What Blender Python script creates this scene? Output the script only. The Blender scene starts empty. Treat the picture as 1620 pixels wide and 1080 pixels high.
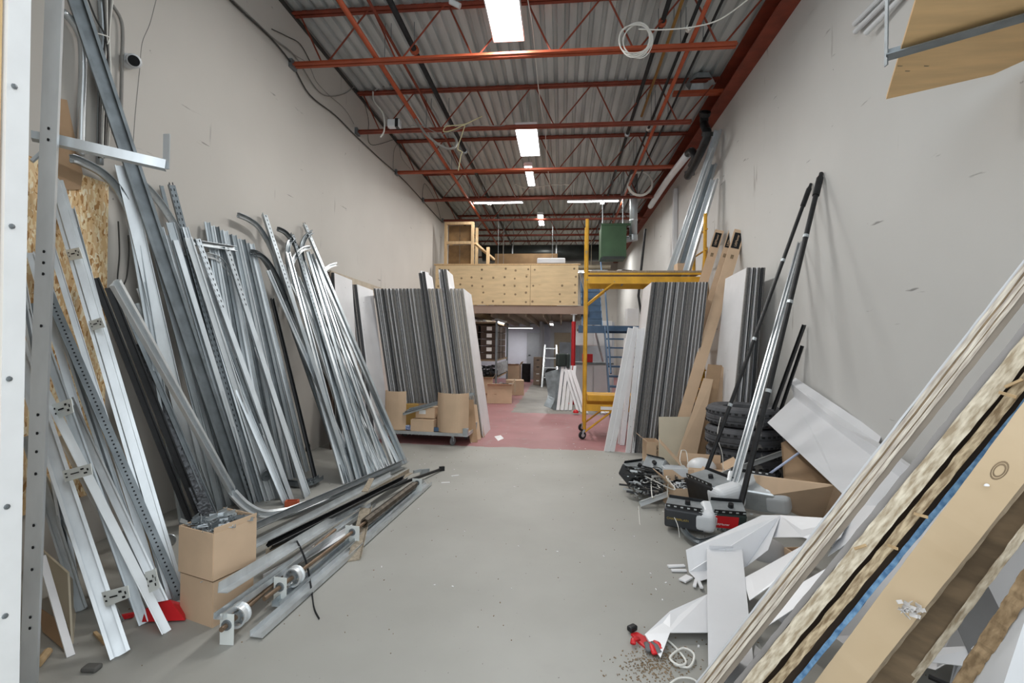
import bpy, bmesh, math, random
from mathutils import Vector as V, Matrix, noise
random.seed(7)
R = math.radians
sc = bpy.context.scene
col = sc.collection

# ------------------------------------------------------------------ camera
F, YAW, PITCH, ROLL, CH = 760.0, R(5.86), R(.15), R(.85), 1.5
fw = V((-math.sin(YAW)*math.cos(PITCH), math.cos(YAW)*math.cos(PITCH), math.sin(PITCH)))
rt = V((math.cos(YAW), math.sin(YAW), 0)); up = rt.cross(fw)
rt, up = rt*math.cos(ROLL)+up*math.sin(ROLL), -rt*math.sin(ROLL)+up*math.cos(ROLL)
cd = bpy.data.cameras.new('camera'); cam = bpy.data.objects.new('camera', cd); col.objects.link(cam)
m = Matrix.Identity(4)
for i in range(3): m[i][0], m[i][1], m[i][2] = rt[i], up[i], -fw[i]
m[2][3] = CH; cam.matrix_world = m
cd.sensor_fit = 'HORIZONTAL'; cd.sensor_width = 36; cd.lens = F/1620*36; cd.clip_start = .05; cd.clip_end = 200
sc.camera = cam

# ------------------------------------------------------------------ light
w = bpy.data.worlds.new('world'); sc.world = w; w.use_nodes = True
bg = w.node_tree.nodes['Background']; bg.inputs[0].default_value = (.9, .96, 1, 1); bg.inputs[1].default_value = 1.75
sc.view_settings.view_transform = 'Standard'; sc.view_settings.look = 'None'
sc.view_settings.gamma = 1; sc.view_settings.use_curve_mapping = False
sc.view_settings.exposure = 0.1
LAMP = 14.0      # emission of the tubes
def area(name, loc, sx, sy, power, rot=(0, 0, 0), colr=(1, .985, .95)):
    l = bpy.data.lights.new(name, 'AREA'); l.shape = 'RECTANGLE'; l.size = sx; l.size_y = sy; l.energy = power; l.color = colr
    o = bpy.data.objects.new(name, l); col.objects.link(o); o.location = loc; o.rotation_euler = rot
    return o

XL, XR, ZD, ZJ = -3.35, 2.5, 5.52, 4.85   # left wall, right wall, roof deck, joist bottom chord

# ------------------------------------------------------------------ geometry of a pixel: point where its sight line meets a real plane
def pt(px, py, x=None, y=None, z=None):
    r = fw + rt*((px-810)/F) + up*((540-py)/F)
    if z is not None: t = (z-CH)/r.z
    elif y is not None: t = y/r.y
    else: t = x/r.x
    return V((0, 0, CH)) + r*t
def fl(px, py, z=0): return pt(px, py, z=z)
def lw(px, py, off=.05): return pt(px, py, x=XL+off)
def rw(px, py, off=.05): return pt(px, py, x=XR-off)

# ------------------------------------------------------------------ mesh builder
class MB:
    def __init__(s): s.v = []; s.f = []
    def add(s, vs, fs):
        n = len(s.v); s.v += [V(a) for a in vs]; s.f += [tuple(i+n for i in f) for f in fs]; return s
    def box(s, c, size, rot=None):
        c = V(c); x, y, z = size[0]/2, size[1]/2, size[2]/2
        vs = [V((a*x, b*y, d*z)) for a in (-1, 1) for b in (-1, 1) for d in (-1, 1)]
        if rot is not None:
            if isinstance(rot, (int, float)): rot = Matrix.Rotation(rot, 3, 'Z')
            vs = [rot @ a for a in vs]
        return s.add([c+a for a in vs], [(0, 1, 3, 2), (4, 6, 7, 5), (0, 4, 5, 1), (2, 3, 7, 6), (0, 2, 6, 4), (1, 5, 7, 3)])
    def plate(s, a, b, c, d, t):
        a, b, c, d = V(a), V(b), V(c), V(d)
        n = (c-a).cross(d-b).normalized()*t
        return s.add([a, b, c, d, a+n, b+n, c+n, d+n], [(3, 2, 1, 0), (4, 5, 6, 7), (0, 1, 5, 4), (1, 2, 6, 5), (2, 3, 7, 6), (3, 0, 4, 7)])
    def poly(s, pts, t):
        pts = [V(p) for p in pts]; n = V((0, 0, 0))
        for i in range(len(pts)): n += (pts[i]-pts[0]).cross(pts[(i+1) % len(pts)]-pts[0])
        n = n.normalized()*t; k = len(pts)
        return s.add(pts+[p+n for p in pts], [tuple(range(k))[::-1], tuple(range(k, 2*k))]+[(i, (i+1) % k, (i+1) % k+k, i+k) for i in range(k)])
    def sweep(s, path, prof, nrm=(1, 0, 0), cap=True):
        path = [V(p) for p in path]; nrm = V(nrm); k = len(prof); vs = []; fs = []
        for i, p in enumerate(path):
            t = (path[min(i+1, len(path)-1)]-path[max(i-1, 0)]).normalized()
            u = t.cross(nrm)
            if u.length < 1e-4: u = t.cross(V((.1, 1, .2)))
            u.normalize(); n = u.cross(t).normalized()
            vs += [p+u*a+n*b for a, b in prof]
        for i in range(len(path)-1):
            for j in range(k):
                fs.append((i*k+j, i*k+(j+1) % k, (i+1)*k+(j+1) % k, (i+1)*k+j))
        if cap: fs += [tuple(range(k))[::-1], tuple(range((len(path)-1)*k, len(path)*k))]
        return s.add(vs, fs)
    def tube(s, path, r, n=8):
        return s.sweep(path, [(r*math.cos(6.2832*i/n), r*math.sin(6.2832*i/n)) for i in range(n)], nrm=(.123, .31, .94) if abs((V(path[-1])-V(path[0])).normalized().z) < .9 else (1, .2, 0))
    def bar(s, a, b, w, h, nrm=(1, 0, 0)):
        return s.sweep([a, b], [(-w/2, -h/2), (w/2, -h/2), (w/2, h/2), (-w/2, h/2)], nrm)
    def lathe(s, c, prof, n=24, M=None):
        c = V(c); vs = []; fs = []; k = len(prof)
        for i in range(n):
            a = 6.2832*i/n
            for r, z in prof:
                p = V((r*math.cos(a), r*math.sin(a), z)); vs.append(c+(M @ p if M is not None else p))
        for i in range(n):
            for j in range(k-1):
                a, b = i*k+j, ((i+1) % n)*k+j; fs.append((a, b, b+1, a+1))
        return s.add(vs, fs)
    def build(s, name, m, parent=None, smooth=False):
        o0 = ROOT.get(parent.name) if parent else None
        if o0 is None:
            xs = [p.x for p in s.v]; ys = [p.y for p in s.v]; zs = [p.z for p in s.v]
            o0 = V(((min(xs)+max(xs))/2, (min(ys)+max(ys))/2, min(zs)))
        me = bpy.data.meshes.new(name); me.from_pydata([p-o0 for p in s.v], [], s.f)
        me.materials.append(m)
        if smooth: me.polygons.foreach_set('use_smooth', [True]*len(me.polygons)); 
        me.update()
        o = bpy.data.objects.new(name, me); col.objects.link(o); ROOT[o.name] = o0
        if parent: o.parent = parent
        else: o.location = o0
        return o
ROOT = {}
def tag(o, label=None, cat=None, group=None, kind=None):
    if label: o['label'] = label
    if cat: o['category'] = cat
    if group: o['group'] = group
    if kind: o['kind'] = kind
    elif cat: o['kind'] = 'thing'
    return o
def thing(name, label, cat, loc, group=None):
    o = bpy.data.objects.new(name, None); col.objects.link(o); o.location = loc; o.empty_display_size = .1
    ROOT[o.name] = V(loc); return tag(o, label, cat, group)
def bevel(o, wd=.004, seg=1):
    b = o.modifiers.new('bevel', 'BEVEL'); b.width = wd; b.segments = seg; b.limit_method = 'ANGLE'; return o
def arc(pts, n=6):
    """smooth curve through points"""
    P = [V(p) for p in pts]; out = []
    for i in range(len(P)-1):
        p0, p1, p2, p3 = P[max(i-1, 0)], P[i], P[i+1], P[min(i+2, len(P)-1)]
        for k in range(n):
            t = k/n
            out.append(.5*((2*p1)+(p2-p0)*t+(2*p0-5*p1+4*p2-p3)*t*t+(3*p1-p0-3*p2+p3)*t**3))
    return out+[P[-1]]

def txt(s, parent, loc, M, size, m, name='lettering'):
    cu = bpy.data.curves.new(name, 'FONT'); cu.body = s; cu.size = size; cu.align_x = 'CENTER'; cu.align_y = 'CENTER'; cu.extrude = .0006
    t0 = bpy.data.objects.new('tmp_text', cu); col.objects.link(t0); dg = bpy.context.evaluated_depsgraph_get(); dg.update()
    me = bpy.data.meshes.new_from_object(t0.evaluated_get(dg)); bpy.data.objects.remove(t0)
    mm = M.to_4x4(); mm.translation = V(loc)-ROOT[parent.name]; me.transform(mm); me.materials.clear(); me.materials.append(m)
    o = bpy.data.objects.new(name, me); col.objects.link(o); o.parent = parent; o['kind'] = 'stuff'; ROOT[o.name] = ROOT[parent.name]; return o
# ------------------------------------------------------------------ materials
def S(h):  # srgb hex -> linear
    c = [int(h[i:i+2], 16)/255 for i in (0, 2, 4)]
    return tuple(x/12.92 if x < .04 else ((x+.055)/1.055)**2.4 for x in c)
MATS = {}
def mat(name, c, rough=.6, metal=0, var=.12, scale=6, bump=0, stretch=(1, 1, 1), c2=None, spot=None, emit=0, uv=False):
    if name in MATS: return MATS[name]
    c = S(c) if isinstance(c, str) else c
    mt = bpy.data.materials.new(name); mt.use_nodes = True; nt = mt.node_tree; n = nt.nodes; L = nt.links
    b = n['Principled BSDF']; b.inputs['Roughness'].default_value = rough; b.inputs['Metallic'].default_value = metal
    tc = n.new('ShaderNodeTexCoord'); mp = n.new('ShaderNodeMapping'); mp.inputs['Scale'].default_value = stretch
    L.new(tc.outputs['UV' if uv else 'Object'], mp.inputs[0])
    nz = n.new('ShaderNodeTexNoise'); nz.inputs['Scale'].default_value = scale; nz.inputs['Detail'].default_value = 6
    L.new(mp.outputs[0], nz.inputs[0])
    cr = n.new('ShaderNodeValToRGB'); e = cr.color_ramp.elements
    c2 = (S(c2) if isinstance(c2, str) else c2) or tuple(x*(1-2*var) for x in c)
    e[0].position = .35; e[0].color = (*c2, 1); e[1].position = .65; e[1].color = (*c, 1)
    L.new(nz.outputs[0], cr.inputs[0]); src = cr.outputs[0]
    if spot:   # (colour, scale, threshold)
        vz = n.new('ShaderNodeTexNoise'); vz.inputs['Scale'].default_value = spot[1]; vz.inputs['Detail'].default_value = 3
        L.new(mp.outputs[0], vz.inputs[0]); r2 = n.new('ShaderNodeValToRGB'); q = r2.color_ramp.elements
        q[0].position = spot[2]; q[0].color = (0, 0, 0, 1); q[1].position = spot[2]+.03; q[1].color = (1, 1, 1, 1)
        L.new(vz.outputs[0], r2.inputs[0]); mx = n.new('ShaderNodeMixRGB'); mx.inputs[2].default_value = (*S(spot[0]), 1)
        L.new(r2.outputs[0], mx.inputs[0]); L.new(src, mx.inputs[1]); src = mx.outputs[0]
    L.new(src, b.inputs['Base Color'])
    if bump:
        bp = n.new('ShaderNodeBump'); bp.inputs['Strength'].default_value = bump; bp.inputs['Distance'].default_value = .01
        L.new(nz.outputs[0], bp.inputs['Height']); L.new(bp.outputs[0], b.inputs['Normal'])
    if emit: b.inputs['Emission Color'].default_value = (*c, 1); b.inputs['Emission Strength'].default_value = emit
    MATS[name] = mt; return mt
G1 = mat('galvanised_light', 'd8dde0', .36, .7, .10, 9, stretch=(1, 1, .3))
G2 = mat('galvanised_mid', 'b9c0c4', .4, .7, .12, 9, stretch=(1, 1, .3))
G3 = mat('galvanised_dark', '858c90', .45, .65, .15, 8)
GB = mat('galvanised_bright', 'dde1e3', .42, .4, .05, 5)
GS = [G1, G1, G2, G2, G3, GB]
BLK = mat('black_steel', '2a2b2d', .45, .4, .2, 12)
BLKR = mat('black_rubber', '242527', .85, 0, .2, 8, bump=.3)
HOLE = mat('hole_dark', '17181a', .9, 0, .05)
WH = mat('white_paint', 'e6e6e8', .5, 0, .04, 3, spot=('8d8c88', 26, .72))
WHP = mat('white_plastic', 'd9dcdf', .4, 0, .03, 3)
SHW = mat('white_sheet_metal', 'e3e4e7', .42, .1, .04, 2)
SHG = mat('grey_sheet_metal', 'c2c2c4', .42, .1, .06, 2)
CB = mat('cardboard', 'd0b497', .85, 0, .06, 4)
CB2 = mat('cardboard_dark', 'ab8e70', .9, 0, .1, 4)
TAPE = mat('tape', 'c9b79a', .3, 0, .03)
PLY = mat('plywood', 'd8bf96', .7, 0, .08, 2.5, stretch=(1, 1, 5), spot=('8a6337', 3.2, .73))
PLYW = mat('plywood_warm', 'ecc792', .7, 0, .08, 2, stretch=(1, 5, 1), spot=('a06f38', 3, .74))
LUM = mat('lumber', 'c4a77f', .75, 0, .1, 7, stretch=(4, 4, .6))
LUMG = mat('grey_lumber', 'a69a88', .8, 0, .18, 12, stretch=(4, 4, .5))
LUMD = mat('dark_wood', '8f7a60', .8, 0, .2, 6, stretch=(1, 1, 3))
RED = mat('red_plastic', 'd01f26', .45, 0, .1, 5)
REDP = mat('red_post', 'c11a22', .4, .1, .06, 4)
ORS = mat('red_oxide_steel', '883c28', .6, .1, .16, 5)
ORP = mat('orange_steel', 'a84c2b', .55, .1, .1, 5)
YEL = mat('yellow_steel', 'dba52c', .45, .2, .12, 6, spot=('8c8372', 9, .68))
BLU = mat('blue_grey_steel', '4a6480', .5, .2, .12, 5)
GRN = mat('green_metal', '3c5a3e', .5, .1, .12, 3)
DUCT = mat('dark_duct', '3b3f3d', .35, .5, .15, 4)
EDG = mat('panel_edge_dark', '3c3d40', .6, .1, .12, 60)
EDM = mat('panel_edge_mid', '8e8b88', .6, .1, .15, 60)
EDL = mat('panel_edge_light', 'c6beb5', .6, .1, .1, 60)
FOAM = mat('foam_core', 'dedbd2', .9, 0, .06, 20)
LIT = mat('lamp_diffuser', 'ffffff', .5, 0, 0, emit=LAMP)
CAB = mat('cable_white', 'e4e3dd', .5, 0, .05)
CABD = mat('cable_dark', '3c3b39', .6, 0, .1)
CABG = mat('cable_grey', '8b8985', .6, 0, .1)
BRN = mat('brown_carton', '4b3a30', .7, 0, .15, 6)
PLATE = mat('plain_label', 'e6e6e4', .5, 0, .02)
PEG = mat('beige_board', 'ccc2ad', .7, 0, .04, 3)
DRK = mat('dark_plastic', '3a3c40', .5, 0, .15, 6)
GOLD = mat('gold_print', 'b29a4e', .5, .2, 0)
BLUT = mat('blue_foam', '7398b8', .8, 0, .15, 40, c2='3f668c')

# walls: painted block, greyish with scuffs and stains
def wallmat(name, c, c2):
    mt = mat(name, c, .75, 0, .03, .7, c2=c2); nt = mt.node_tree; n = nt.nodes; L = nt.links
    b = n['Principled BSDF']; src = b.inputs['Base Color'].links[0].from_socket
    tc = n['Texture Coordinate']
    for sx, scl, th, cc in (((1, .6, 5), 3.4, .71, '5d5a57'), ((6, 6, .7), 1.2, .68, '96928d'), ((1, 1, 1), 10, .735, '4d4c4b')):
        mp = n.new('ShaderNodeMapping'); mp.inputs['Scale'].default_value = sx; mp.inputs['Rotation'].default_value = (.4, 0, 0); L.new(tc.outputs['Object'], mp.inputs[0])
        nz = n.new('ShaderNodeTexNoise'); nz.inputs['Scale'].default_value = scl; nz.inputs['Detail'].default_value = 5; L.new(mp.outputs[0], nz.inputs[0])
        r = n.new('ShaderNodeValToRGB'); r.color_ramp.elements[0].position = th; r.color_ramp.elements[0].color = (0, 0, 0, 1)
        r.color_ramp.elements[1].position = th+.04; r.color_ramp.elements[1].color = (.7, .7, .7, 1); L.new(nz.outputs[0], r.inputs[0])
        mx = n.new('ShaderNodeMixRGB'); mx.inputs[2].default_value = (*S(cc), 1); L.new(r.outputs[0], mx.inputs[0]); L.new(src, mx.inputs[1]); src = mx.outputs[0]
    L.new(src, b.inputs['Base Color']); return mt
WALL = wallmat('painted_wall', 'bfbbb5', 'b8b4ae')
# two tone walls: lower part repainted cooler
def floormat():
    mt = bpy.data.materials.new('floor_concrete'); mt.use_nodes = True; nt = mt.node_tree; n = nt.nodes; L = nt.links
    b = n['Principled BSDF']; b.inputs['Roughness'].default_value = .55
    tc = n.new('ShaderNodeTexCoord'); sp = n.new('ShaderNodeSeparateXYZ'); L.new(tc.outputs['Object'], sp.inputs[0])
    def nz(scale, det=6):
        q = n.new('ShaderNodeTexNoise'); q.inputs['Scale'].default_value = scale; q.inputs['Detail'].default_value = det; L.new(tc.outputs['Object'], q.inputs[0]); return q
    def ramp(src, p0, c0, p1, c1):
        r = n.new('ShaderNodeValToRGB'); e = r.color_ramp.elements; e[0].position = p0; e[0].color = (*c0, 1); e[1].position = p1; e[1].color = (*c1, 1); L.new(src, r.inputs[0]); return r.outputs[0]
    def mix(f, a, c):
        q = n.new('ShaderNodeMixRGB'); L.new(f, q.inputs[0]); L.new(a, q.inputs[1]); L.new(c, q.inputs[2]); return q.outputs[0]
    def mth(op, a, bb):
        q = n.new('ShaderNodeMath'); q.operation = op
        for i, x in enumerate((a, bb)):
            if isinstance(x, (int, float)): q.inputs[i].default_value = x
            else: L.new(x, q.inputs[i])
        return q.outputs[0]
    big = nz(.8); fine = nz(7); spk = nz(60, 2)
    conc = ramp(big.outputs[0], .35, S('96958f'), .7, S('a5a49f'))
    conc = mix(ramp(fine.outputs[0], .55, (0, 0, 0), .8, (.5, .5, .5)), conc, ramp(fine.outputs[0], 0, S('9a9894'), 1, S('9a9894')))
    red = ramp(nz(1.6).outputs[0], .35, S('94686a'), .65, S('a07072'))
    red = mix(ramp(nz(5).outputs[0], .6, (0, 0, 0), .8, (.7, .7, .7)), red, conc)
    grey = ramp(nz(2).outputs[0], .3, S('77746f'), .7, S('8d8a84'))
    jit = mth('MULTIPLY', mth('SUBTRACT', nz(3).outputs[0], .5), .25)
    yy = mth('ADD', sp.outputs[1], jit)
    isred = mth('GREATER_THAN', yy, 6.85)
    c = mix(isred, conc, red)
    xx = mth('ADD', sp.outputs[0], jit)
    g = mth('MULTIPLY', mth('MULTIPLY', mth('GREATER_THAN', xx, -1.05), mth('LESS_THAN', xx, .9)), mth('GREATER_THAN', yy, 10.3))
    c = mix(g, c, grey)
    c = mix(ramp(spk.outputs[0], .74, (0, 0, 0), .76, (.8, .8, .8)), c, ramp(spk.outputs[0], 0, S('4b4a48'), 1, S('4b4a48')))
    L.new(c, b.inputs['Base Color'])
    bp = n.new('ShaderNodeBump'); bp.inputs['Strength'].default_value = .15; L.new(fine.outputs[0], bp.inputs['Height']); L.new(bp.outputs[0], b.inputs['Normal'])
    return mt
# oriented strand board
def osbmat():
    mt = bpy.data.materials.new('strand_board'); mt.use_nodes = True; nt = mt.node_tree; n = nt.nodes; L = nt.links
    b = n['Principled BSDF']; b.inputs['Roughness'].default_value = .75
    tc = n.new('ShaderNodeTexCoord'); src = None
    base = n.new('ShaderNodeTexNoise'); base.inputs['Scale'].default_value = 5; L.new(tc.outputs['Object'], base.inputs[0])
    r = n.new('ShaderNodeValToRGB'); r.color_ramp.elements[0].color = (*S('d9b384'), 1); r.color_ramp.elements[1].color = (*S('ecd2a8'), 1); L.new(base.outputs[0], r.inputs[0]); src = r.outputs[0]
    for i, (rot, cc) in enumerate((((.6, .3, .9), 'f6e9cc'), ((1.2, .8, .1), 'b08350'), ((.2, 1.7, .5), 'f0dcb4'), ((2, .4, 1.5), 'dcb988'))):
        mp = n.new('ShaderNodeMapping'); mp.inputs['Rotation'].default_value = rot; mp.inputs['Scale'].default_value = (1, 3.2, 1.3); L.new(tc.outputs['Object'], mp.inputs[0])
        vo = n.new('ShaderNodeTexVoronoi'); vo.inputs['Scale'].default_value = 15+i*3; L.new(mp.outputs[0], vo.inputs[0])
        sp = n.new('ShaderNodeSeparateColor'); L.new(vo.outputs['Color'], sp.inputs[0])
        g = n.new('ShaderNodeMath'); g.operation = 'GREATER_THAN'; g.inputs[1].default_value = .72; L.new(sp.outputs[0], g.inputs[0])
        mx = n.new('ShaderNodeMixRGB'); mx.inputs[2].default_value = (*S(cc), 1); L.new(g.outputs[0], mx.inputs[0]); L.new(src, mx.inputs[1]); src = mx.outputs[0]
    L.new(src, b.inputs['Base Color']); return mt
OSB = osbmat()
DECK = mat('metal_deck', 'bfc4c4', .5, .15, .1, 2, stretch=(3, .4, 1), c2='a5aaaa')

# ------------------------------------------------------------------ setting
def struct(name, mb, m, parent=None, **k):
    o = mb.build(name, m, parent, **k)
    if not parent: o['kind'] = 'structure'
    return o
fo = MB().box((0, 10.5, -.05), (30, 23, .1)); fl_o = bpy.data.objects.new('floor', None)
me = bpy.data.meshes.new('floor'); me.from_pydata([(-9, -3, 0), (9, -3, 0), (9, 23, 0), (-9, 23, 0), (-9, -3, -.1), (9, -3, -.1), (9, 23, -.1), (-9, 23, -.1)], [], [(0, 1, 2, 3), (7, 6, 5, 4), (0, 4, 5, 1), (1, 5, 6, 2), (2, 6, 7, 3), (3, 7, 4, 0)])
me.materials.append(floormat()); bpy.data.objects.remove(fl_o); fl_o = bpy.data.objects.new('floor', me); col.objects.link(fl_o); fl_o['kind'] = 'structure'
# far and near end of the room
struct('wall_left', MB().box((XL-.1, 11.9, 2.9), (.2, 21.2, 5.8)), WALL)
struct('wall_right', MB().box((XR+.1, 12.1, 2.7), (.2, 20.8, 5.4)), wallmat('painted_wall_right', 'cccbc8', 'c5c4c1'))
struct('wall_back', MB().box((-.4, 22.4, 2.9), (6.2, .2, 5.8)), WALL)
# front return beside the loading door opening
fr = struct('wall_front', MB().box((-2.65, 1.335, 2.9), (1.7, .17, 5.8)), WALL)
# ceiling: corrugated steel roof deck in lapped sheets, ribs running into the depth
def deck_sheet(x0, n, parent, name='deck_sheet'):
    prof = []; p = .152
    for i in range(n):
        a = x0+i*p; prof += [(a, 0), (a+.085, 0), (a+.1, .04), (a+.137, .04), (a+p, 0)]
    pr = [prof[0]]+[q for i, q in enumerate(prof[1:]) if q != prof[i]]
    y0, y1 = 1.4, 22.4; vs = []; fs = []
    for x, z in pr: vs += [(x, y0, ZD+z), (x, y1, ZD+z), (x, y0, ZD+z+.004), (x, y1, ZD+z+.004)]
    for i in range(len(pr)-1):
        a = i*4; fs += [(a, a+1, a+5, a+4), (a+2, a+6, a+7, a+3)]
    return MB().add(vs, fs).build(name, DECK, parent)
ce = struct('ceiling', MB().box((-.4, 11.9, ZD+.12), (6.3, 21.2, .1)), DRK)
for k in range(7): deck_sheet(XL-.1+k*.912, 6, ce)
struct('trim_1', MB().box((XL+.012, 11.9, ZD-.03), (.02, 20.9, .05)), CABD)

# mezzanine: floor slab, edge beam, plywood guard boards, ceiling below
mz = struct('mezzanine_floor', MB().box((-1.33, 17.2, 2.36), (3.96, 10.2, .08)), LUMG); mz['kind'] = 'structure'
MB().box((-1.33, 12.02, 2.33), (3.96, .12, .2)).build('edge_joist', mat('edge_beam', '9a8578', .7, 0, .08, 2), mz)
for k in range(9): MB().box((-3.1+k*.44, 17.1, 2.24), (.045, 9.9, .16)).build('floor_joist', LUMG, mz)
guard = thing('mezzanine_guard', 'plywood guard wall of screwed boards on the edge of the mezzanine', 'guard', (-1.33, 11.95, 2.4))
g0, g1 = 2.44, 3.43
for x0, x1 in ((-3.2, -.79), (-.78, .39)):
    b = MB().box(((x0+x1)/2, 11.93, (g0+g1)/2), (x1-x0, .02, g1-g0)).build('plywood_panel', PLY, guard)
    kn = MB()
    nx = int((x1-x0)/.3)
    for i in range(nx+1):
        for j in range(5):
            if random.random() < .75:
                x = x0+.08+(x1-x0-.16)*i/nx+random.uniform(-.03, .03); z = g0+.09+j*.2+random.uniform(-.03, .03)
                kn.lathe((x, 11.919, z), [(0, .001), (.018+random.random()*.014, .001), (.03, -.002)], 6, Matrix.Rotation(R(90), 3, 'X'))
    kn.build('screw_mark', LUMD, b)['kind'] = 'stuff'
MB().box((-1.4, 12.0, 3.46), (3.7, .1, .035)).build('cap_rail', LUM, guard)
# lower rooms at the back
struct('wall_inner', MB().box((.75, 17.7, 1.15), (2.3, .12, 2.3)).box((-.75, 18.9, 1.15), (.1, 2.4, 2.3)), mat('pale_wall', 'b9bec6', .7, 0, .02))
struct('wall_far', MB().box((-1.9, 20.1, 1.15), (2.9, .1, 2.3)), mat('cool_wall', 'd9dce8', .7, 0, .02))

# ------------------------------------------------------------------ roof steel
JY = [5.58, 7.46, 9.32, 11.2, 13.1, 15.0, 16.9, 18.8]
ORDW = ['first', 'second', 'third', 'fourth', 'fifth', 'sixth', 'seventh', 'eighth', 'ninth', 'tenth', 'eleventh', 'twelfth', 'thirteenth', 'fourteenth', 'fifteenth', 'sixteenth', 'seventeenth', 'eighteenth', 'nineteenth', 'twentieth', 'twenty first', 'twenty second', 'twenty third', 'twenty fourth', 'twenty fifth', 'twenty sixth', 'twenty seventh']
for k, y in enumerate(JY):
    t = thing('roof_joist', f'{ORDW[k]} red oxide open web roof joist counting from the loading door', 'joist', (0, y, ZJ), 'red roof joists')
    L_ = [(-.054, 0), (-.01, 0), (-.01, .05), (-.016, .05), (-.016, .006), (-.054, .006)]
    R_ = [(-a, b) for a, b in L_][::-1]
    xe = 1.9 if k < 2 else 2.2
    b = MB()
    for pr in (L_, R_): b.sweep([(XL-.02, y, ZJ), (xe, y, ZJ)], pr, nrm=(0, 0, 1))
    b.build('bottom_chord', ORP if k in (0, 2) else ORS, t)
    b = MB()
    for pr in (L_, R_): b.sweep([(XL, y, ZD-.045), (XR-.2, y, ZD-.045)], pr, nrm=(0, 0, 1))
    b.build('top_chord', ORS, t)
    n = 6; sp = .93; xb = -2.92
    for i in range(n):
        x = xb+i*sp
        if x < xe: MB().tube([(x+.03, y, ZJ+.02), (x+.03+sp*.55, y, ZD-.03)], .011, 6).build('web_rod', ORS, t)
        MB().tube([(x-.03, y, ZJ+.02), (x-.03-sp*.32, y, ZD-.03)], .011, 6).build('web_rod', ORS, t)
    MB().box((XL+.02, y, ZJ+.02), (.05, .12, .1)).build('wall_plate', G3, t)
b = MB().box((XR-.1, 12, ZD-.01), (.2, 21, .02)).box((XR-.02, 12, ZD-.15), (.012, 21, .28)).box((XR-.1, 12, ZD-.3), (.2, 21, .02))
tag(b.build('roof_beam', ORS), 'long red oxide steel beam on top of the right wall', 'beam')

def pipe(label, x, z, r, m, y0=3.5, y1=18, group='pipes under the roof deck', cups=(), cat='pipe', name='roof_pipe'):
    o = MB().tube([(x, y0, z), (x, y1, z)], r, 10).build(name, m, smooth=True); tag(o, label, cat, group)
    for y, mm in cups: MB().lathe((x, y, z), [(r*1.05, -.03), (r*1.7, -.025), (r*1.7, .025), (r*1.05, .03)], 12, Matrix.Rotation(R(90), 3, 'X')).build('coupling', mm, o)
    for k, jy in enumerate(JY[:5]):
        MB().tube([(x, jy+.3, z), (x, jy+.3, ZD)], .005, 5).build('hanger_rod', G3, o)
pipe('thick orange pipe nearest the left wall, crossing under the joists', -2.28, 4.93, .03, ORP)
pipe('thin brown pipe left of the near black pipe', -2.2, 5.3, .018, ORS)
pipe('black sprinkler pipe with orange coupling left of the lights', -1.9, 5.18, .033, BLK, cups=((5.9, ORP), (9.1, G2)))
pipe('black sprinkler pipe with orange coupling beside the coiled white cable', 1.1, 5.2, .027, BLK, cups=((5.65, ORP), (8.6, G2)))
pipe('dull yellow pipe between the two black pipes on the right', 1.28, 5.32, .02, mat('yellow_pipe', 'a3793a', .6, 0, .1), y1=8.2)
pipe('black pipe left of the bright orange pipe on the right', 1.36, 5.02, .02, BLK, cups=((5.5, CAB), (8, CAB)))
pipe('bright orange pipe crossing the joists on the right', 1.42, 4.95, .026, ORP)
pipe('thin black pipe right of the bright orange pipe', 1.62, 5.1, .016, BLK, cups=((7.9, CAB),))

# lights
def lamp(label, c, sx, sy, power, kind='panel'):
    t = thing('ceiling_light', label, 'light', c, 'ceiling lights'); x, y, z = c
    b = MB(); tt = .012
    for a, bb, e, f in ((x-sx/2, y, tt, sy), (x+sx/2, y, tt, sy), (x, y-sy/2, sx, tt), (x, y+sy/2, sx, tt)): b.box((a, bb, z), (e, f, .06))
    b.box((x, y, z+.04), (sx, sy, .02)); b.build('housing', WHP, t)
    if kind == 'panel': MB().box((x, y, z-.005), (sx-.03, sy-.03, .02)).build('diffuser', LIT, t)
    else:
        for s in (-1, 1):
            q = (sx*.22*s, 0) if sx < sy else (0, sy*.22*s)
            d = (0, sy*.47, 0) if sx < sy else (sx*.47, 0, 0)
            c0 = V((x+q[0], y+q[1], z-.02)); MB().tube([c0-V(d), c0+V(d)], .016, 8).build('tube', LIT, t)
    for s in (-.4, .4):
        a = V((x+(s*sx if sx > sy else 0), y+(s*sy if sy > sx else 0), z+.05)); MB().tube([a, (a.x, a.y, ZD)], .004, 4).build('hanger', G2, t)
    area('lamp_'+str(int(c[1]*10)), (x, y, z-.05), sx, sy, power*.6)
lamp('big bright panel light nearest the loading door', (-.66, 4.95, 5.05), .36, 1.25, 110)
lamp('bright panel light in the middle of the roof, behind the first', (-.62, 8.3, 5.0), .36, 1.2, 110)
lamp('two tube strip light hanging lengthwise behind the second panel', (-.7, 10.0, 5.0), .16, 1.2, 60, 's')
lamp('crosswise strip light to the left, ahead of the mezzanine', (-1.62, 11.9, 5.02), 1.25, .14, 70, 's')
lamp('crosswise strip light to the right, ahead of the mezzanine', (.72, 11.9, 5.02), 1.25, .14, 70, 's')
lamp('short lengthwise strip light above the mezzanine edge', (-.62, 13.6, 5.0), .16, 1.2, 60, 's')
lamp('far strip light glimpsed over the mezzanine to the right', (1.3, 18.2, 4.95), 1.3, .3, 90, 's')
lamp('far left crosswise light beyond the big duct', (-1.1, 19.5, 4.4), 1.2, .14, 60, 's')
lamp('far right crosswise light beyond the big duct', (.9, 19.5, 4.4), 1.4, .14, 60, 's')
lamp('strip light under the mezzanine along the box shelves', (-1.75, 13.6, 2.1), .1, 1.5, 26, 's')
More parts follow.
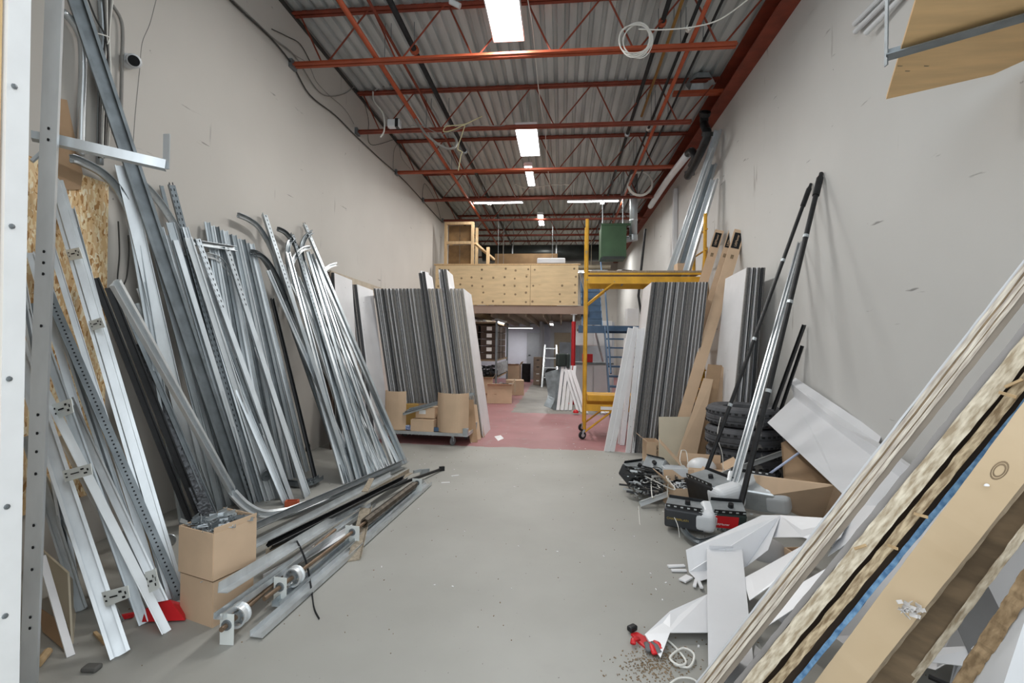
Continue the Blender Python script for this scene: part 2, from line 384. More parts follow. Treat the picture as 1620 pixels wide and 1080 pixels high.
lamp('strip light between the floor joists in the middle under the mezzanine', (-.3, 14.6, 2.1), .1, 1.2, 60, 's')  # invented fitting, added to brighten the back area below the mezzanine
lamp('strip light in the back corner under the mezzanine', (-1.6, 18.7, 2.1), 1.0, .12, 30, 's')
#=====PART2=====
# ------------------------------------------------------------------ loading door jamb and near track
jb = thing('door_jamb', 'bright galvanised steel jamb with screws at the left edge of the opening', 'door jamb', (-1.75, 1.38, 0))
MB().box((-1.778, 1.383, 2.2), (.03, .066, 4.4)).build('jamb_face', mat('jamb_steel', 'f3f5f6', .4, .05, .03), jb)
MB().sweep([(-1.771, 1.40, 0), (-1.771, 1.40, 4.4)], [(-.01, -.006), (.01, -.006), (.01, .006), (-.01, .006)]).build('jamb_lip', G1, jb)
for z in (2.3, 1.36, .95, .6, 1.85): MB().lathe((-1.762, 1.37, z), [(0, .006), (.008, .004), (.009, 0)], 8, Matrix.Rotation(R(90), 3, 'Y')).build('screw', G3, jb)
tag(MB().box((-1.798, 1.3, 2.2), (.05, .085, 4.4)).build('wooden_stud', PLYW), 'orange brown timber stud at the far left edge beside the steel jamb', 'stud')

def Cprof(wd, d, t=.004, lip=0):
    a = wd/2
    if lip: return [(-a, 0), (a, 0), (a, d), (a-lip, d), (a-lip, d-t), (a-t, d-t), (a-t, t), (-a+t, t), (-a+t, d-t), (-a+lip, d-t), (-a+lip, d), (-a, d)]
    return [(-a, 0), (a, 0), (a, d), (a-t, d), (a-t, t), (-a+t, t), (-a+t, d), (-a, d)]
def Lprof(wd, d=None, t=.004):
    d = d or wd; a = wd/2
    return [(-a, 0), (a, 0), (a, t), (-a+t, t), (-a+t, d), (-a, d)]
def Tprof(wd):   # garage door track: J channel with rolled lip
    a = wd/2; t = .004
    return [(-a, 0), (-a*.5, -.006), (a*.2, 0), (a, 0), (a, .03), (a-t, .03), (a-t, t), (a*.2, t), (-a*.5, -.002), (-a+t, t), (-a+t, .022), (-a*.4, .026), (-a*.4, .03), (-a, .028)]
def Hat(wd):
    a = wd/2; t = .004
    return [(-a, 0), (-a*.55, 0), (-a*.45, .02), (a*.45, .02), (a*.55, 0), (a, 0), (a, t), (a*.6, t), (a*.48, .024), (-a*.48, .024), (-a*.6, t), (-a, t)]
def holes(parent, a, b, wd, nrm, step=.055, off=.006, seg=(.02, .007), rows=(0,), r0=0, r1=1, name='slot_holes'):
    a, b = V(a), V(b); t = (b-a).normalized(); L_ = (b-a).length; u = t.cross(V(nrm)).normalized(); n = u.cross(t).normalized()
    mb = MB(); k = int(L_*r0/step)
    while k*step < L_*r1:
        for r in rows:
            c = a+t*(k*step+.03)+u*(r*wd)+n*off
            mb.add([c-t*seg[0]/2-u*seg[1]/2, c+t*seg[0]/2-u*seg[1]/2, c+t*seg[0]/2+u*seg[1]/2, c-t*seg[0]/2+u*seg[1]/2], [(0, 1, 2, 3)])
        k += 1
    o = mb.build(name, HOLE, parent); o['kind'] = 'stuff'; return o
def rail(name, label, cat, a, b, prof, m, nrm=(1, -.6, .2), group=None, hl=None, path=None, wd=.05, caps=False):
    o = MB().sweep(path or [a, b], prof, nrm).build(name, m); tag(o, label, cat, group)
    if hl:
        # outer skin lies on the -n side of the channel floor and on the open side
        holes(o, a, b, wd, nrm, off=hl.get('off', .006), **{k: v for k, v in hl.items() if k != 'off'})
    return o
NEARN = (.75, -.65, .1)

# near vertical channel with punched holes
a, b = fl(42, 1132), pt(86, -40, x=-1.98)
t = thing('door_track', 'tall punched galvanised channel standing upright just inside the left jamb', 'track', a)
MB().sweep([a, b], Cprof(.05, .025, .004, .008), nrm=(-.55, .83, 0)).build('channel', G1, t)
# clean outer face with small holes
d = (b-a).normalized()
mb = MB()
for fz in (.12, .135, .2, .23, .26, .33, .36, .385, .41, .53, .60, .615, .63, .78, .795):
    c = a+(b-a)*fz; mb.lathe(c+V((.55, -.83, 0))*.0015, [(0, .001), (.006, .001), (.006, -.001)], 8, Matrix.Rotation(R(90), 3, 'X'))
mb.build('punched_holes', HOLE, t)['kind'] = 'stuff'
for z in (.75, .3): 
    c = a+(b-a)*z; MB().box(c+V((-.04, .03, 0)), (.05, .004, .05), .4).build('clip', G1, t)

# bracket arm sticking out
t = thing('bracket_arm', 'pale steel bracket arm with an upturned end plate, jutting from the left jamb', 'bracket', pt(92, 230, y=1.75))
p0, p1 = pt(88, 222, y=1.75), pt(263, 262, y=1.95)
MB().bar(p0, p1, .045, .04, nrm=(0, 0, 1)).build('arm', G1, t)
MB().bar(p1+V((.0, 0, -.015)), pt(264, 212, y=1.95), .03, .006, nrm=(0, 1, 0)).build('end_plate', G1, t)
MB().bar(pt(50, 215, y=1.7), p0, .05, .03, nrm=(0, 0, 1)).build('mounting_bar', G2, t)
MB().bar(pt(50, 255, y=1.7), p0, .03, .01, nrm=(0, 0, 1)).build('brace', G2, t)

# ------------------------------------------------------------------ boards behind the left rails
o = MB().box((XL+.014, 2.61, 1.5), (.012, 1.2, 2.25)).build('strand_board', OSB); tag(o, 'tall oriented strand board sheet flat on the wall behind the left rails', 'board')
o = MB().poly([lw(90, 155, .03), lw(106, 158, .03), lw(131, 275, .03), lw(128, 300, .03), lw(85, 300, .03)], .006).build('brown_board', CB2); tag(o, 'brown hardboard offcut above the strand board on the left wall', 'board')
o = MB().bar(fl(262, 905), lw(190, 640, .1), .09, .02, nrm=(1, -.5, 0)).build('wooden_plank', LUM); tag(o, 'narrow brown plank leaning low behind the near left rails', 'plank')

# ------------------------------------------------------------------ leaning rails on the left wall
def foot(px, py): return fl(px, py)
LEFT = []
def lean(kind, f, tp, off, wd, m, label, cat='rail', group=None, hl=None, fz=0, nrm=NEARN, name=None):
    a = fl(*f) if not isinstance(f, V) else f; b = lw(tp[0], tp[1], off)
    pr = {'C': Cprof(wd, wd*.5, .004, wd*.2), 'T': Tprof(wd), 'L': Lprof(wd), 'H': Hat(wd), 'U': Cprof(wd, wd*.45)}[kind]
    nm = name or {'C': 'steel_channel', 'T': 'door_track', 'L': 'angle_iron', 'H': 'steel_strut', 'U': 'steel_channel'}[kind]
    h2 = None
    if hl: h2 = dict(off=-.002 if kind != 'L' else .0055, **hl)
    return rail(nm, label, cat, a, b, pr, m, nrm, group, h2, wd=wd)
PERF = dict(step=.05, rows=(-.2, .22), seg=(.022, .007))
# near left cluster, the ones with brackets
c1 = lean('C', (191, 1036), (28, 545), .35, .075, G1, 'widest near channel on the left, its foot farthest forward, carrying two punched plates')
def plateon(parent, px0, py0, px1, py1, px2, py2, px3, py3, a, b, frac):
    y = (a+(b-a)*frac).y-.04
    q = [pt(px0, py0, y=y), pt(px1, py1, y=y), pt(px2, py2, y=y-.01), pt(px3, py3, y=y-.01)]
    o = MB().plate(*q, .004).build('bracket_plate', mat('zinc_plate', 'dfe3e0', .45, .15, .03), parent)
    c = (q[0]+q[1]+q[2]+q[3])/4; e = (q[1]-q[0])*.5; f2 = (q[3]-q[0])*.5; mb = MB(); nn = (q[2]-q[0]).cross(q[3]-q[1]).normalized()
    if nn.y > 0: nn = -nn
    for u, v2, su, sv in ((-.1, 0, .3, .1), (-.7, -.3, .08, .12), (-.7, .35, .08, .12), (.45, -.4, .12, .14), (.6, .4, .12, .14), (.8, -.1, .06, .2)):
        cc = c+e*u+f2*v2+nn*.006; mb.add([cc-e*su-f2*sv, cc+e*su-f2*sv, cc+e*su+f2*sv, cc-e*su+f2*sv], [(0, 1, 2, 3)])
    mb.build('plate_slots', HOLE, parent)['kind'] = 'stuff'
A1, B1 = fl(191, 1036), lw(28, 545, .35)
plateon(c1, 98, 745, 143, 733, 146, 750, 103, 762, A1, B1, .55)
plateon(c1, 160, 937, 202, 926, 205, 945, 167, 960, A1, B1, .2)
c2 = lean('L', (264, 1000), (62, 600), .4, .04, GB, 'bright white angle rail near the left edge with a square bracket low down')
plateon(c2, 229, 905, 246, 900, 253, 930, 236, 938, fl(264, 1000), lw(62, 600, .4), .15)
c3 = lean('C', (228, 986), (62, 520), .3, .045, G2, 'grey slotted track between the widest channel and the bright angle rail', hl=dict(step=.2, rows=(0,), seg=(.06, .012)))
plateon(c3, 82, 640, 112, 630, 116, 652, 88, 664, fl(228, 986), lw(62, 520, .3), .7)
c4 = lean('C', (271, 980), (90, 590), .25, .045, G1, 'slotted track just behind the bright angle rail, bracket near its foot', hl=dict(step=.18, rows=(0,), seg=(.05, .01)))
plateon(c4, 226, 910, 246, 898, 250, 920, 233, 930, fl(271, 980), lw(90, 590, .25), .13)
c5 = lean('H', (280, 944), (86, 285), .1, .085, G1, 'broad ribbed strut with joining plates leaning over the strand board')
plateon(c5, 105, 395, 125, 391, 131, 408, 110, 412, fl(280, 944), lw(86, 285, .1), .8)
plateon(c5, 140, 508, 160, 502, 166, 517, 146, 522, fl(280, 944), lw(86, 285, .1), .62)
c6 = lean('L', (286, 948), (76, 462), .28, .05, G3, 'dark angle with a full row of small square holes, foot beside the cartons', hl=dict(step=.025, rows=(.0,), seg=(.009, .009)))
NL = [((262, 930), (98, 300), G2, 'C', .04), ((270, 925), (112, 330), G1, 'T', .04), ((252, 940), (72, 360), G1, 'U', .035), ((268, 915), (120, 360), G3, 'L', .04), ((240, 945), (68, 430), G2, 'T', .045), ((215, 960), (50, 480), G3, 'U', .04), ((205, 930), (48, 400), G1, 'C', .04), ((150, 940), (44, 600), G3, 'C', .05), ((170, 950), (52, 640), G1, 'L', .045), ((130, 965), (42, 690), G2, 'C', .05), ((120, 940), (30, 420), G1, 'T', .045), ((190, 985), (60, 740), G2, 'T', .04), ((240, 960), (95, 690), G1, 'U', .035)]
NL.sort(key=lambda q: q[0][0])
for i, (f, tp, m, k, wd) in enumerate(NL):
    lean(k, f, tp, .06+.03*(i % 4), wd, m, f'thin rail with the {ORDW[i]} foot from the left in the bunch around the strand board', group='near left bunch of rails')
# dark rails and wrapped bundle
for i, (f, tp, m, wd, lb) in enumerate([((306, 838), (150, 440), BLK, .045, 'dark rail right of the strand board, nearer of two'), ((322, 832), (172, 455), BLK, .05, 'dark rail right of the strand board, farther of two'), ((345, 828), (205, 500), G3, .04, 'grey edge rail just right of the two dark rails')]):
    lean('C', f, tp, .1, wd, m, lb)
o = MB().bar(fl(335, 832), lw(215, 545, .08), .09, .03, NEARN).build('wrapped_bundle', mat('film_wrap', '5c5f64', .15, .3, .35, 30, bump=.8)); tag(o, 'dark strip bundle in shiny crumpled plastic film among left rails', 'bundle')

# big steel members reaching up out of the picture
lean('C', (388, 800), (112, -25), .06, .1, G3, 'longest dark box channel, reaching above the picture at top left', cat='channel')
lean('U', (322, 812), (192, 262), .12, .085, G1, 'broad smooth pale channel standing right of the strand board', cat='channel')
lean('U', (348, 805), (233, 330), .12, .05, G2, 'medium smooth channel beside the broad pale channel', cat='channel')
lean('L', (404, 793), (271, 293), .05, .055, G3, 'tall punched angle with its square top above the left bunch', hl=PERF, cat='angle')
lean('L', (386, 796), (255, 294), .05, .03, G3, 'slim plain angle close left of the tall punched angle', cat='angle')
lean('L', (398, 794), (208, 262), .06, .05, G3, 'punched dark angle starting beside the bracket arm', hl=PERF, cat='angle')
# dense middle bunch
MID = []
tops = [(226, 325), (232, 345), (245, 352), (251, 360), (262, 372), (268, 352), (277, 380), (286, 392), (292, 360), (297, 376), (304, 430), (312, 402), (324, 440), (214, 480), (222, 455)]
tops.sort()
for i, tp in enumerate(tops):
    f = (338+i*8.3, 803-i*1.2)
    k = 'TCULT'[i % 5]
    lean(k, f, tp, .08+.05*(i % 3), .045+.012*(i % 2), [G1, GB, G2, G1, G3][i % 5], f'{ORDW[i]} rail top from the left in the dense bunch before the upright row', group='dense middle bunch of rails')
# short perforated pieces with square ends
def floaty(a, b, label, wd=.055, m=G1, x=XL+.3, hl=PERF):
    a3, b3 = pt(*a, x=x), pt(*b, x=x-.08)
    rail('perforated_angle', label, 'angle', a3, b3, Lprof(wd), m, NEARN, None, dict(off=.0055, **hl) if hl else None, wd=wd)
# these continue down to the floor behind other rails
lean('L', (462, 794), (312, 378), .16, .05, G1, 'light perforated angle, left one of the pair before the curved track', hl=dict(PERF, r0=.76), cat='angle')
lean('L', (484, 786), (358, 392), .14, .055, G1, 'light perforated angle, right one of the pair before the upright row', hl=dict(PERF, r0=.76), cat='angle')
t = rail('steel_channel', 'short horizontal channel lying across the tops of the left rails', 'channel', lw(296, 383, .14), lw(371, 394, .14), Cprof(.05, .03), G2, (1, 0, .2))
# upright row
for i in range(11):
    tp = (327+i*7, 352+i*3.4+(2 if i % 2 else 0)); f = (400+i*8.5, 790-i*4.5)
    lean('TC'[i % 2], f, tp, .05, .048, [G2, G1, G3][i % 3], f'{ORDW[i]} track from the left in the upright row against the left wall', cat='track', group='upright row of door tracks')
o = lean('H', (412, 770), (352, 560), .05, .06, G2, 'low dull strut behind the dense bunch on the left wall')
# rounded dark rail standing alone between the bunches
lean('T', (500, 765), (430, 473), .06, .035, BLK, 'slender dark-edged rail alone between the middle and right bunches')

# curved tracks
def curved(f, pts, off, label, wd=.05, m=G1, group=None, n=6, nrm=(1, -.75, .0), cat='curved track'):
    a = fl(*f); P = [lw(p[0], p[1], off) for p in pts]; s = P[0]
    path = [a]+arc(P, n)
    o = MB().sweep(path, Tprof(wd), nrm).build('curved_track', m); tag(o, label, cat, group); return o
curved((452, 797), [(313, 470), (297, 402), (280, 365), (250, 318), (215, 283), (196, 272)], .1, 'big bent track arching left high over the dense bunch', .055)
curved((290, 830), [(205, 335), (186, 300), (160, 274), (126, 256), (110, 251)], .1, 'bent track arching behind the strand board and bracket arm', .055, G2)
curved((455, 795), [(355, 500), (340, 455), (327, 430), (308, 408), (290, 398)], .12, 'bent track with its arch below the short horizontal channel', .05, G1)
curved((486, 783), [(388, 500), (374, 455), (362, 432), (346, 411), (324, 403)], .12, 'bent track arching just over the pair of light perforated angles', .05, GB)
CV = [((556, 762), [(450, 470), (440, 430), (429, 395), (410, 362), (393, 348), (375, 340)], 'bent track with the highest arch, pointing left at the right bunch', G2),
      ((548, 764), [(449, 480), (437, 445), (420, 415), (408, 402), (396, 398)], 'bent track with a low left arch at the edge of the right bunch', G3),
      ((563, 758), [(452, 475), (440, 445), (425, 418), (412, 405), (402, 402)], 'second low left arch track just inside the edge of the right bunch', G3),
      ((577, 757), [(490, 440), (474, 402), (462, 382), (450, 368), (438, 362)], 'bent track arching left below the perforated angle tops', G3),
      ((596, 750), [(500, 470), (481, 420), (476, 395), (482, 376), (493, 367)], 'small hooked track bending right among the tops', G3),
      ((604, 748), [(462, 450), (459, 425), (466, 406), (478, 394), (491, 391)], 'bright hooked track bending right in front of the tops', GB),
      ((590, 752), [(458, 430), (454, 405), (456, 385), (464, 375)], 'short curved track end standing behind the bright hooked one', G2),
      ((625, 738), [(514, 475), (505, 440), (512, 428), (521, 421), (531, 418)], 'outermost hooked track bending right, nearest the white panels', G1)]
for i, (f, p, lb, m) in enumerate(CV): curved(f, p, .08+.03*(i % 3), lb, .05, m)
# big track whose bent foot lies on the floor
f0 = [lw(178, 447, .7), fl(300, 660, .62), fl(366, 779, .16), fl(390, 803, .08), fl(418, 815, .045), fl(456, 811, .035), fl(560, 772, .03), fl(634, 738, .03)]
P = [f0[0], f0[0].lerp(f0[2], .5)]+arc(f0[2:6], 6)+[f0[6], f0[7]]
f0[1] = P[1]
o = MB().sweep(P, Tprof(.075), (.5, -.5, .75)).build('curved_track', GB); tag(o, 'large track swooping down from the wall and bending flat along the floor', 'curved track')
holes(o, P[0], P[1]+(fl(366, 779, .16)-P[1])*.9, .075, (.5, -.5, .75), step=.16, off=-.004, seg=(.03, .01))
# straight ones of the right bunch
lean('L', (556, 763), (418, 340), .04, .06, G2, 'tallest perforated angle of the right bunch, dotted with holes at its top', hl=dict(PERF, r0=.72), cat='angle')
lean('L', (578, 757), (462, 371), .05, .05, G3, 'second perforated angle of the right bunch, right of the highest arch', hl=dict(PERF, r0=.6), cat='angle')
lean('L', (642, 733), (482, 356), .04, .055, G2, 'rightmost perforated angle of the right bunch, dark holes along its top', hl=dict(PERF, r0=.72), cat='angle')
RB = [((545, 765), (446, 420)), ((552, 764), (455, 400)), ((566, 760), (470, 395)), ((572, 757), (466, 430)), ((584, 755), (478, 410)), ((592, 752), (486, 398)), ((600, 750), (470, 440)), ((608, 747), (492, 402)), ((616, 744), (478, 445)), ((624, 741), (498, 410)), ((632, 738), (490, 450)), ((638, 735), (504, 420))]
for i, (f, tp) in enumerate(RB):
    lean('TCTLTU'[i % 6], f, tp, .1+.04*(i % 2), .05, [GB, G1, G2][i % 3], f'{ORDW[i]} straight track from the left in the fan-shaped right bunch', cat='track', group='fan-shaped right bunch of tracks')
# lower shorter rails laid over the fan, each ending in a punched square end
for i, (e, f) in enumerate([((492, 572), (560, 752)), ((508, 628), (548, 758)), ((536, 622), (592, 750)), ((561, 632), (602, 747)), ((567, 626), (612, 744))]):
    a = fl(*f); top = pt(f[0]+(e[0]-f[0])*2.0, e[1]-(f[1]-e[1])*.8, x=XL+.25+.02*i)
    MBo = MB().sweep([a+V((.05, -.03, 0)), top], Cprof(.04, .02, .004, .01), NEARN).build('door_track', GB if i % 2 else G1)
    tag(MBo, f'{ORDW[i]} shorter bright track laid on the front of the fan-shaped bunch', 'track', 'short tracks on the fan')
# little wheel and foot items
def wheel(px, py, z, r, wd, label, ax=(1, -.3, 0), m=G2):
    c = fl(px, py, z); M = V((0, 0, 1)).rotation_difference(V(ax).normalized()).to_matrix()
    o = MB().lathe(c, [(r*.25, -wd/2), (r*.3, -wd*.2), (r*.8, -wd*.2), (r*.85, -wd/2), (r, -wd/2), (r*.9, 0), (r, wd/2), (r*.85, wd/2), (r*.8, wd*.2), (r*.3, wd*.2), (r*.25, wd/2)], 24, M).build('pulley_wheel', m, smooth=False)
    tag(o, label, 'pulley'); MB().lathe(c, [(0, wd*.7), (r*.18, wd*.7), (r*.18, -wd*.7), (0, -wd*.7)], 12, M).build('hub', G3, o); return o
wheel(267, 855, .14, .042, .02, 'small steel pulley wheel left of the upper carton', (.5, -.85, .1))
wheel(421, 752, .25, .05, .02, 'small pulley wheel hanging low in the dense bunch', (1, -.3, 0), G3)
# chain beside the cartons
b = thing('chain', 'short rusty chain hanging left of the upper carton', 'chain', fl(288, 880))
for i in range(7):
    c = pt(289-(i % 2)*2, 850+i*6.5, y=2.62); ang = i % 2*1.57
    M = Matrix.Rotation(ang, 3, 'Z'); b2 = MB(); ring = [c+M @ V((.008*math.cos(a), 0, .015*math.sin(a))) for a in [6.2832*j/10 for j in range(11)]]
    b2.tube(ring, .0025, 5).build('chain_link', G3, b)

# ------------------------------------------------------------------ cartons left
def carton(label, c, sz, yaw, m=CB, flaps=(), fill=None, name='cardboard_box', group=None, cat='box', lid=False, t=.006, text=None, tape=False):
    c = V(c); w_, d_, h_ = sz; M = Matrix.Rotation(yaw, 3, 'Z'); T = thing(name, label, cat, c, group)
    b = MB()
    for x, y, sx, sy in ((0, -d_/2, w_, t), (0, d_/2, w_, t), (-w_/2, 0, t, d_), (w_/2, 0, t, d_)): b.box(c+M @ V((x, y, h_/2)), (sx+t, sy, h_), M)
    b.box(c+V((0, 0, t/2)), (w_, d_, t), M)
    if lid: b.box(c+V((0, 0, h_)), (w_, d_, t), M)
    b.build('carton_body', m, T)
    if tape: MB().box(c+M @ V((0, -d_/2-.004, h_*.6)), (.05, .002, h_*.8), M).box(c+V((0, 0, h_+.004)), (.05, d_, .002), M).build('tape', TAPE, T)
    for s, ang, ln in flaps:   # side 0 front,1 right,2 back,3 left; angle from vertical outward
        q = [V((-w_/2, -d_/2, h_)), V((w_/2, -d_/2, h_)), V((w_/2, d_/2, h_)), V((-w_/2, d_/2, h_))]
        a, bb = q[s], q[(s+1) % 4]; out = [V((0, -1, 0)), V((1, 0, 0)), V((0, 1, 0)), V((-1, 0, 0))][s]
        e = out*math.sin(ang)*ln+V((0, 0, math.cos(ang)*ln))
        MB().plate(c+M @ a, c+M @ bb, c+M @ (bb+e), c+M @ (a+e), .004).build('flap', m, T)
    if fill: fill(c, M, w_, d_, h_, T)
    return T
def scrap(dens, mm, lo=.75, big=.09):
    def f(c, M, w_, d_, h_, T):
        for m2 in mm:
            b = MB()
            for _ in range(dens):
                p = V((random.uniform(-.42, .42)*w_, random.uniform(-.42, .42)*d_, h_*random.uniform(lo, 1.04)))
                e = Matrix.Rotation(random.uniform(0, 3), 3, 'Z') @ Matrix.Rotation(random.uniform(-.6, .6), 3, 'X')
                k = random.random()
                if k < .5: b.box(c+M @ p, (random.uniform(.3, 1)*big, .012, .004), e)
                elif k < .8: b.sweep([c+M @ p, c+M @ p+e @ V((big*.9, 0, 0))], Lprof(.02, t=.003), (0, .3, 1))
                else: b.lathe(c+M @ p, [(.004, -.003), (.013, -.003), (.013, .003), (.004, .003)], 8, e)
            b.build('contents', m2, T)['kind'] = 'stuff'
    return f
c0 = (fl(290, 978)+fl(397, 965))/2; 
carton('lower kraft carton of metal scraps on the floor under another', (-1.865, 2.475, 0), (.25, .235, .235), R(-17), fill=scrap(26, (G1, G3), .85))
carton('upper kraft carton heaped with metal scraps, its flaps torn open', (-1.865, 2.475, .245), (.265, .25, .245), R(-17), fill=scrap(70, (G1, G2, G3), .9, .08), flaps=((2, -.1, .02), (1, .15, .03)))
# red cloth and stick behind
o = MB().poly([fl(226, 983, .0), fl(294, 980, .0), fl(293, 955, .03), fl(270, 948, .1), fl(250, 952, .1), fl(232, 962, .06)], .03).build('red_bucket_piece', RED); tag(o, 'crumpled red plastic sheet on the floor left of the cartons', 'plastic sheet')
o = MB().bar(fl(185, 977, .015), fl(212, 972, .015), .02, .02, (0, 0, 1)).build('red_stick', RED); tag(o, 'short red bar on the floor between the near left rail feet', 'bar')
# thin panels leaning at far left
o = MB().plate(fl(98, 935, 0)+V((0, .1, 0)), fl(116, 1018, 0), pt(110, 905, y=2.2), pt(68, 868, y=2.35), .008).build('thin_board', PEG); tag(o, 'small beige panel with white edge leaning by the near channel', 'panel')
o = MB().bar(fl(112, 1038), pt(66, 880, y=2.2), .03, .012, (1, -.5, 0)).build('white_strip', WH); tag(o, 'thin white strip leaning beside the small beige panel', 'strip')
o = MB().plate(fl(70, 1000), fl(105, 1030), pt(100, 985, y=2.2), pt(62, 960, y=2.3), .01).build('brown_board', CB2); tag(o, 'low brown panel behind the thin white strip', 'panel')
o = bevel(MB().box(fl(145, 1056, .012), (.07, .045, .022), .1).build('rubber_pad', mat('dull_grey_rubber', '5e5d5a', .8, 0, .1)), .008, 2); tag(o, 'flat dark rubber pad lying on the near left floor', 'pad')
o = MB().tube([fl(60, 1050, .02), fl(76, 1030, .02)], .018, 10).build('wooden_dowel', LUM); tag(o, 'end of a round wooden dowel at the foot of the near channel', 'dowel')
o = MB().bar(fl(150, 1000, .006), fl(167, 1018, .006), .014, .012, (0, 0, 1)).build('wood_chip', LUM); tag(o, 'small pale wood splinter on the floor near the left rails', 'splinter')

# ------------------------------------------------------------------ pile along the floor, left
def floorrail(a, b, z0, z1, prof, m, label, cat='rail', name='steel_channel', nrm=(0, 0, 1), hl=None, wd=.05):
    a, b = fl(*a, z0), fl(*b, z1); return rail(name, label, cat, a, b, prof, m, nrm, None, hl, wd=wd)
floorrail((388, 840), (636, 732), .09, .05, Cprof(.05, .1), G2, 'deep blue-grey channel lying along the back of the floor pile', nrm=(.6, -.6, .4))
floorrail((345, 980), (590, 800), .14, .04, Cprof(.05, .03), G1, 'long pale channel whose end juts out beside the lower carton')
floorrail((352, 938), (572, 800), .25, .06, Lprof(.05), G1, 'light angle sticking out just below the upper carton', name='angle_iron')
floorrail((405, 1008), (678, 766), .01, .01, Cprof(.07, .03), G1, 'long channel forming the outer front edge of the floor pile')
floorrail((436, 960), (668, 762), .03, .02, Cprof(.05, .03), G2, 'second channel just inside the outer edge of the floor pile')
floorrail((402, 905), (640, 752), .12, .06, Tprof(.05), G2, 'thin track across the middle of the floor pile', name='door_track')
floorrail((425, 880), (650, 748), .12, .08, Lprof(.045), LUMG, 'dusty tan strip across the upper middle of the floor pile', name='angle_iron')
floorrail((398, 868), (620, 752), .08, .05, Lprof(.04), G1, 'narrow bright angle behind the black rail in the floor pile', name='angle_iron')
floorrail((420, 920), (560, 838), .07, .05, Lprof(.04), WH, 'short white strip under the shafts of the floor pile', name='angle_iron')
bk = floorrail((424, 866), (640, 758), .16, .16, Cprof(.045, .04), BLK, 'black opener rail lying along the floor pile', nrm=(.4, -.5, .75))
b = floorrail((605, 775), (700, 741), .1, .02, [(-.012, -.012), (.012, -.012), (.012, .012), (-.012, .012)], BLK, 'slim black bar poking out past the far end of the floor pile', name='black_bar')
MB().box(fl(699, 741, .025), (.06, .03, .05), .5).build('end_bracket', BLK, b)
def shaft(label, a, b, za, zb, spring=None, plates=(), wheels=()):
    a, b = fl(*a, za), fl(*b, zb); t = thing('torsion_shaft', label, 'shaft', V((a.x, a.y, 0)))
    MB().tube([a, b], .0125, 12).build('shaft_tube', mat('rusty_tube', '8b7560', .5, .5, .2, 10), t)
    d = (b-a).normalized(); M = V((0, 0, 1)).rotation_difference(d).to_matrix(); L_ = (b-a).length
    if spring:
        s0, s1 = spring; mb = MB(); n = int((s1-s0)*L_/.012); u = M @ V((1, 0, 0)); v2 = M @ V((0, 1, 0)); path = []
        for i in range(n*8+1):
            f = s0+(s1-s0)*i/(n*8); an = 6.2832*i/8; path.append(a+(b-a)*f+(u*math.cos(an)+v2*math.sin(an))*.03)
        mb.sweep(path, [(-.0055, -.004), (.0055, -.004), (.0055, .004), (-.0055, .004)], d).build('torsion_spring', mat('spring_steel', '6b6257', .5, .6, .25, 14), t)
    for f, sz in plates:
        c = a+(b-a)*f; pm = Matrix.Rotation(R(90), 3, 'X'); 
        side = V((d.y, -d.x, 0)).normalized(); upv = V((0, 0, 1))
        w2, h1, h2 = sz[0]/2, sz[1]*.35, sz[1]*.65
        h2 = min(h2, c.z-.002)
        o = MB().plate(c-side*w2-upv*h2, c+side*w2-upv*h2, c+side*w2+upv*h1, c-side*w2+upv*h1, .004).build('bearing_plate', mat('zinc_plate', 'dfe3e0', .45, .15, .03), t)
        mb = MB()
        for x in (-.6, .6):
            for z in (-.85, -.6, -.3):
                cc = c+side*w2*x+upv*h2*z-d*.003; e, g = side*w2*.16, upv*.005
                mb.add([cc-e-g, cc+e-g, cc+e+g, cc-e+g], [(0, 1, 2, 3)])
        mb.build('plate_slots', HOLE, o)['kind'] = 'stuff'
        MB().lathe(c, [(.013, -.012), (.024, -.012), (.027, 0), (.024, .012), (.013, .012)], 16, M).build('bearing', G3, o)
    for f, r in wheels:
        c = a+(b-a)*f
        w0 = MB().lathe(c, [(r*.82, -.022), (r, -.026), (r, -.018), (r*.9, -.012), (r*.88, .012), (r, .02), (r, .028), (r*.82, .024)], 28, M).build('cable_drum', GB, t)
        mb = MB(); u = M @ V((1, 0, 0)); v2 = M @ V((0, 1, 0))
        for k in range(6):
            an = k*1.047; e = u*math.cos(an)+v2*math.sin(an); mb.bar(c+e*.015, c+e*r*.84, .014, .006, tuple(d))
        mb.lathe(c, [(.013, -.02), (.024, -.02), (.024, .02), (.013, .02)], 14, M).build('drum_spokes', G2, w0)
shaft('rusty shaft with drum and bearing plate at the near end of the floor pile', (350, 996), (530, 838), .1, .09, None, ((.035, (.07, .15)),), ((.1, .055),))
shaft('shaft carrying a long dark spring through the middle of the floor pile', (418, 947), (662, 762), .1, .1, (.5, .95), ((.06, (.08, .15)), (.42, (.11, .13)), (.985, (.1, .12))), ((.115, .055),))
o = MB().plate(fl(549, 889), fl(568, 886), fl(586, 805, .1), fl(570, 803, .1), .006).build('bent_wood_strip', LUMG); tag(o, 'grey folded metal strip laid over the front of the floor pile', 'strip')
MB().plate(fl(568, 886), fl(572, 880, .03), fl(589, 800, .12), fl(586, 805, .1), .004).build('strip_fold', LUMG, o)
o = MB().plate(fl(572, 778, .13), fl(582, 778, .13), fl(592, 757, .16), fl(584, 757, .16), .006).build('short_wood_strip', LUMG); tag(o, 'short grey strip crossing the back of the floor pile', 'strip')
o = MB().sweep(arc([fl(466, 850, .2), fl(476, 868, .17), fl(486, 895, .08), fl(493, 935, .012), fl(497, 962, .006), fl(505, 979, .004)]), [(-.006, -.0015), (.006, -.0015), (.006, .0015), (-.006, .0015)], (0, -1, .2)).build('rubber_strap', BLKR); tag(o, 'black rubber strap trailing from the floor pile onto the concrete', 'strap')
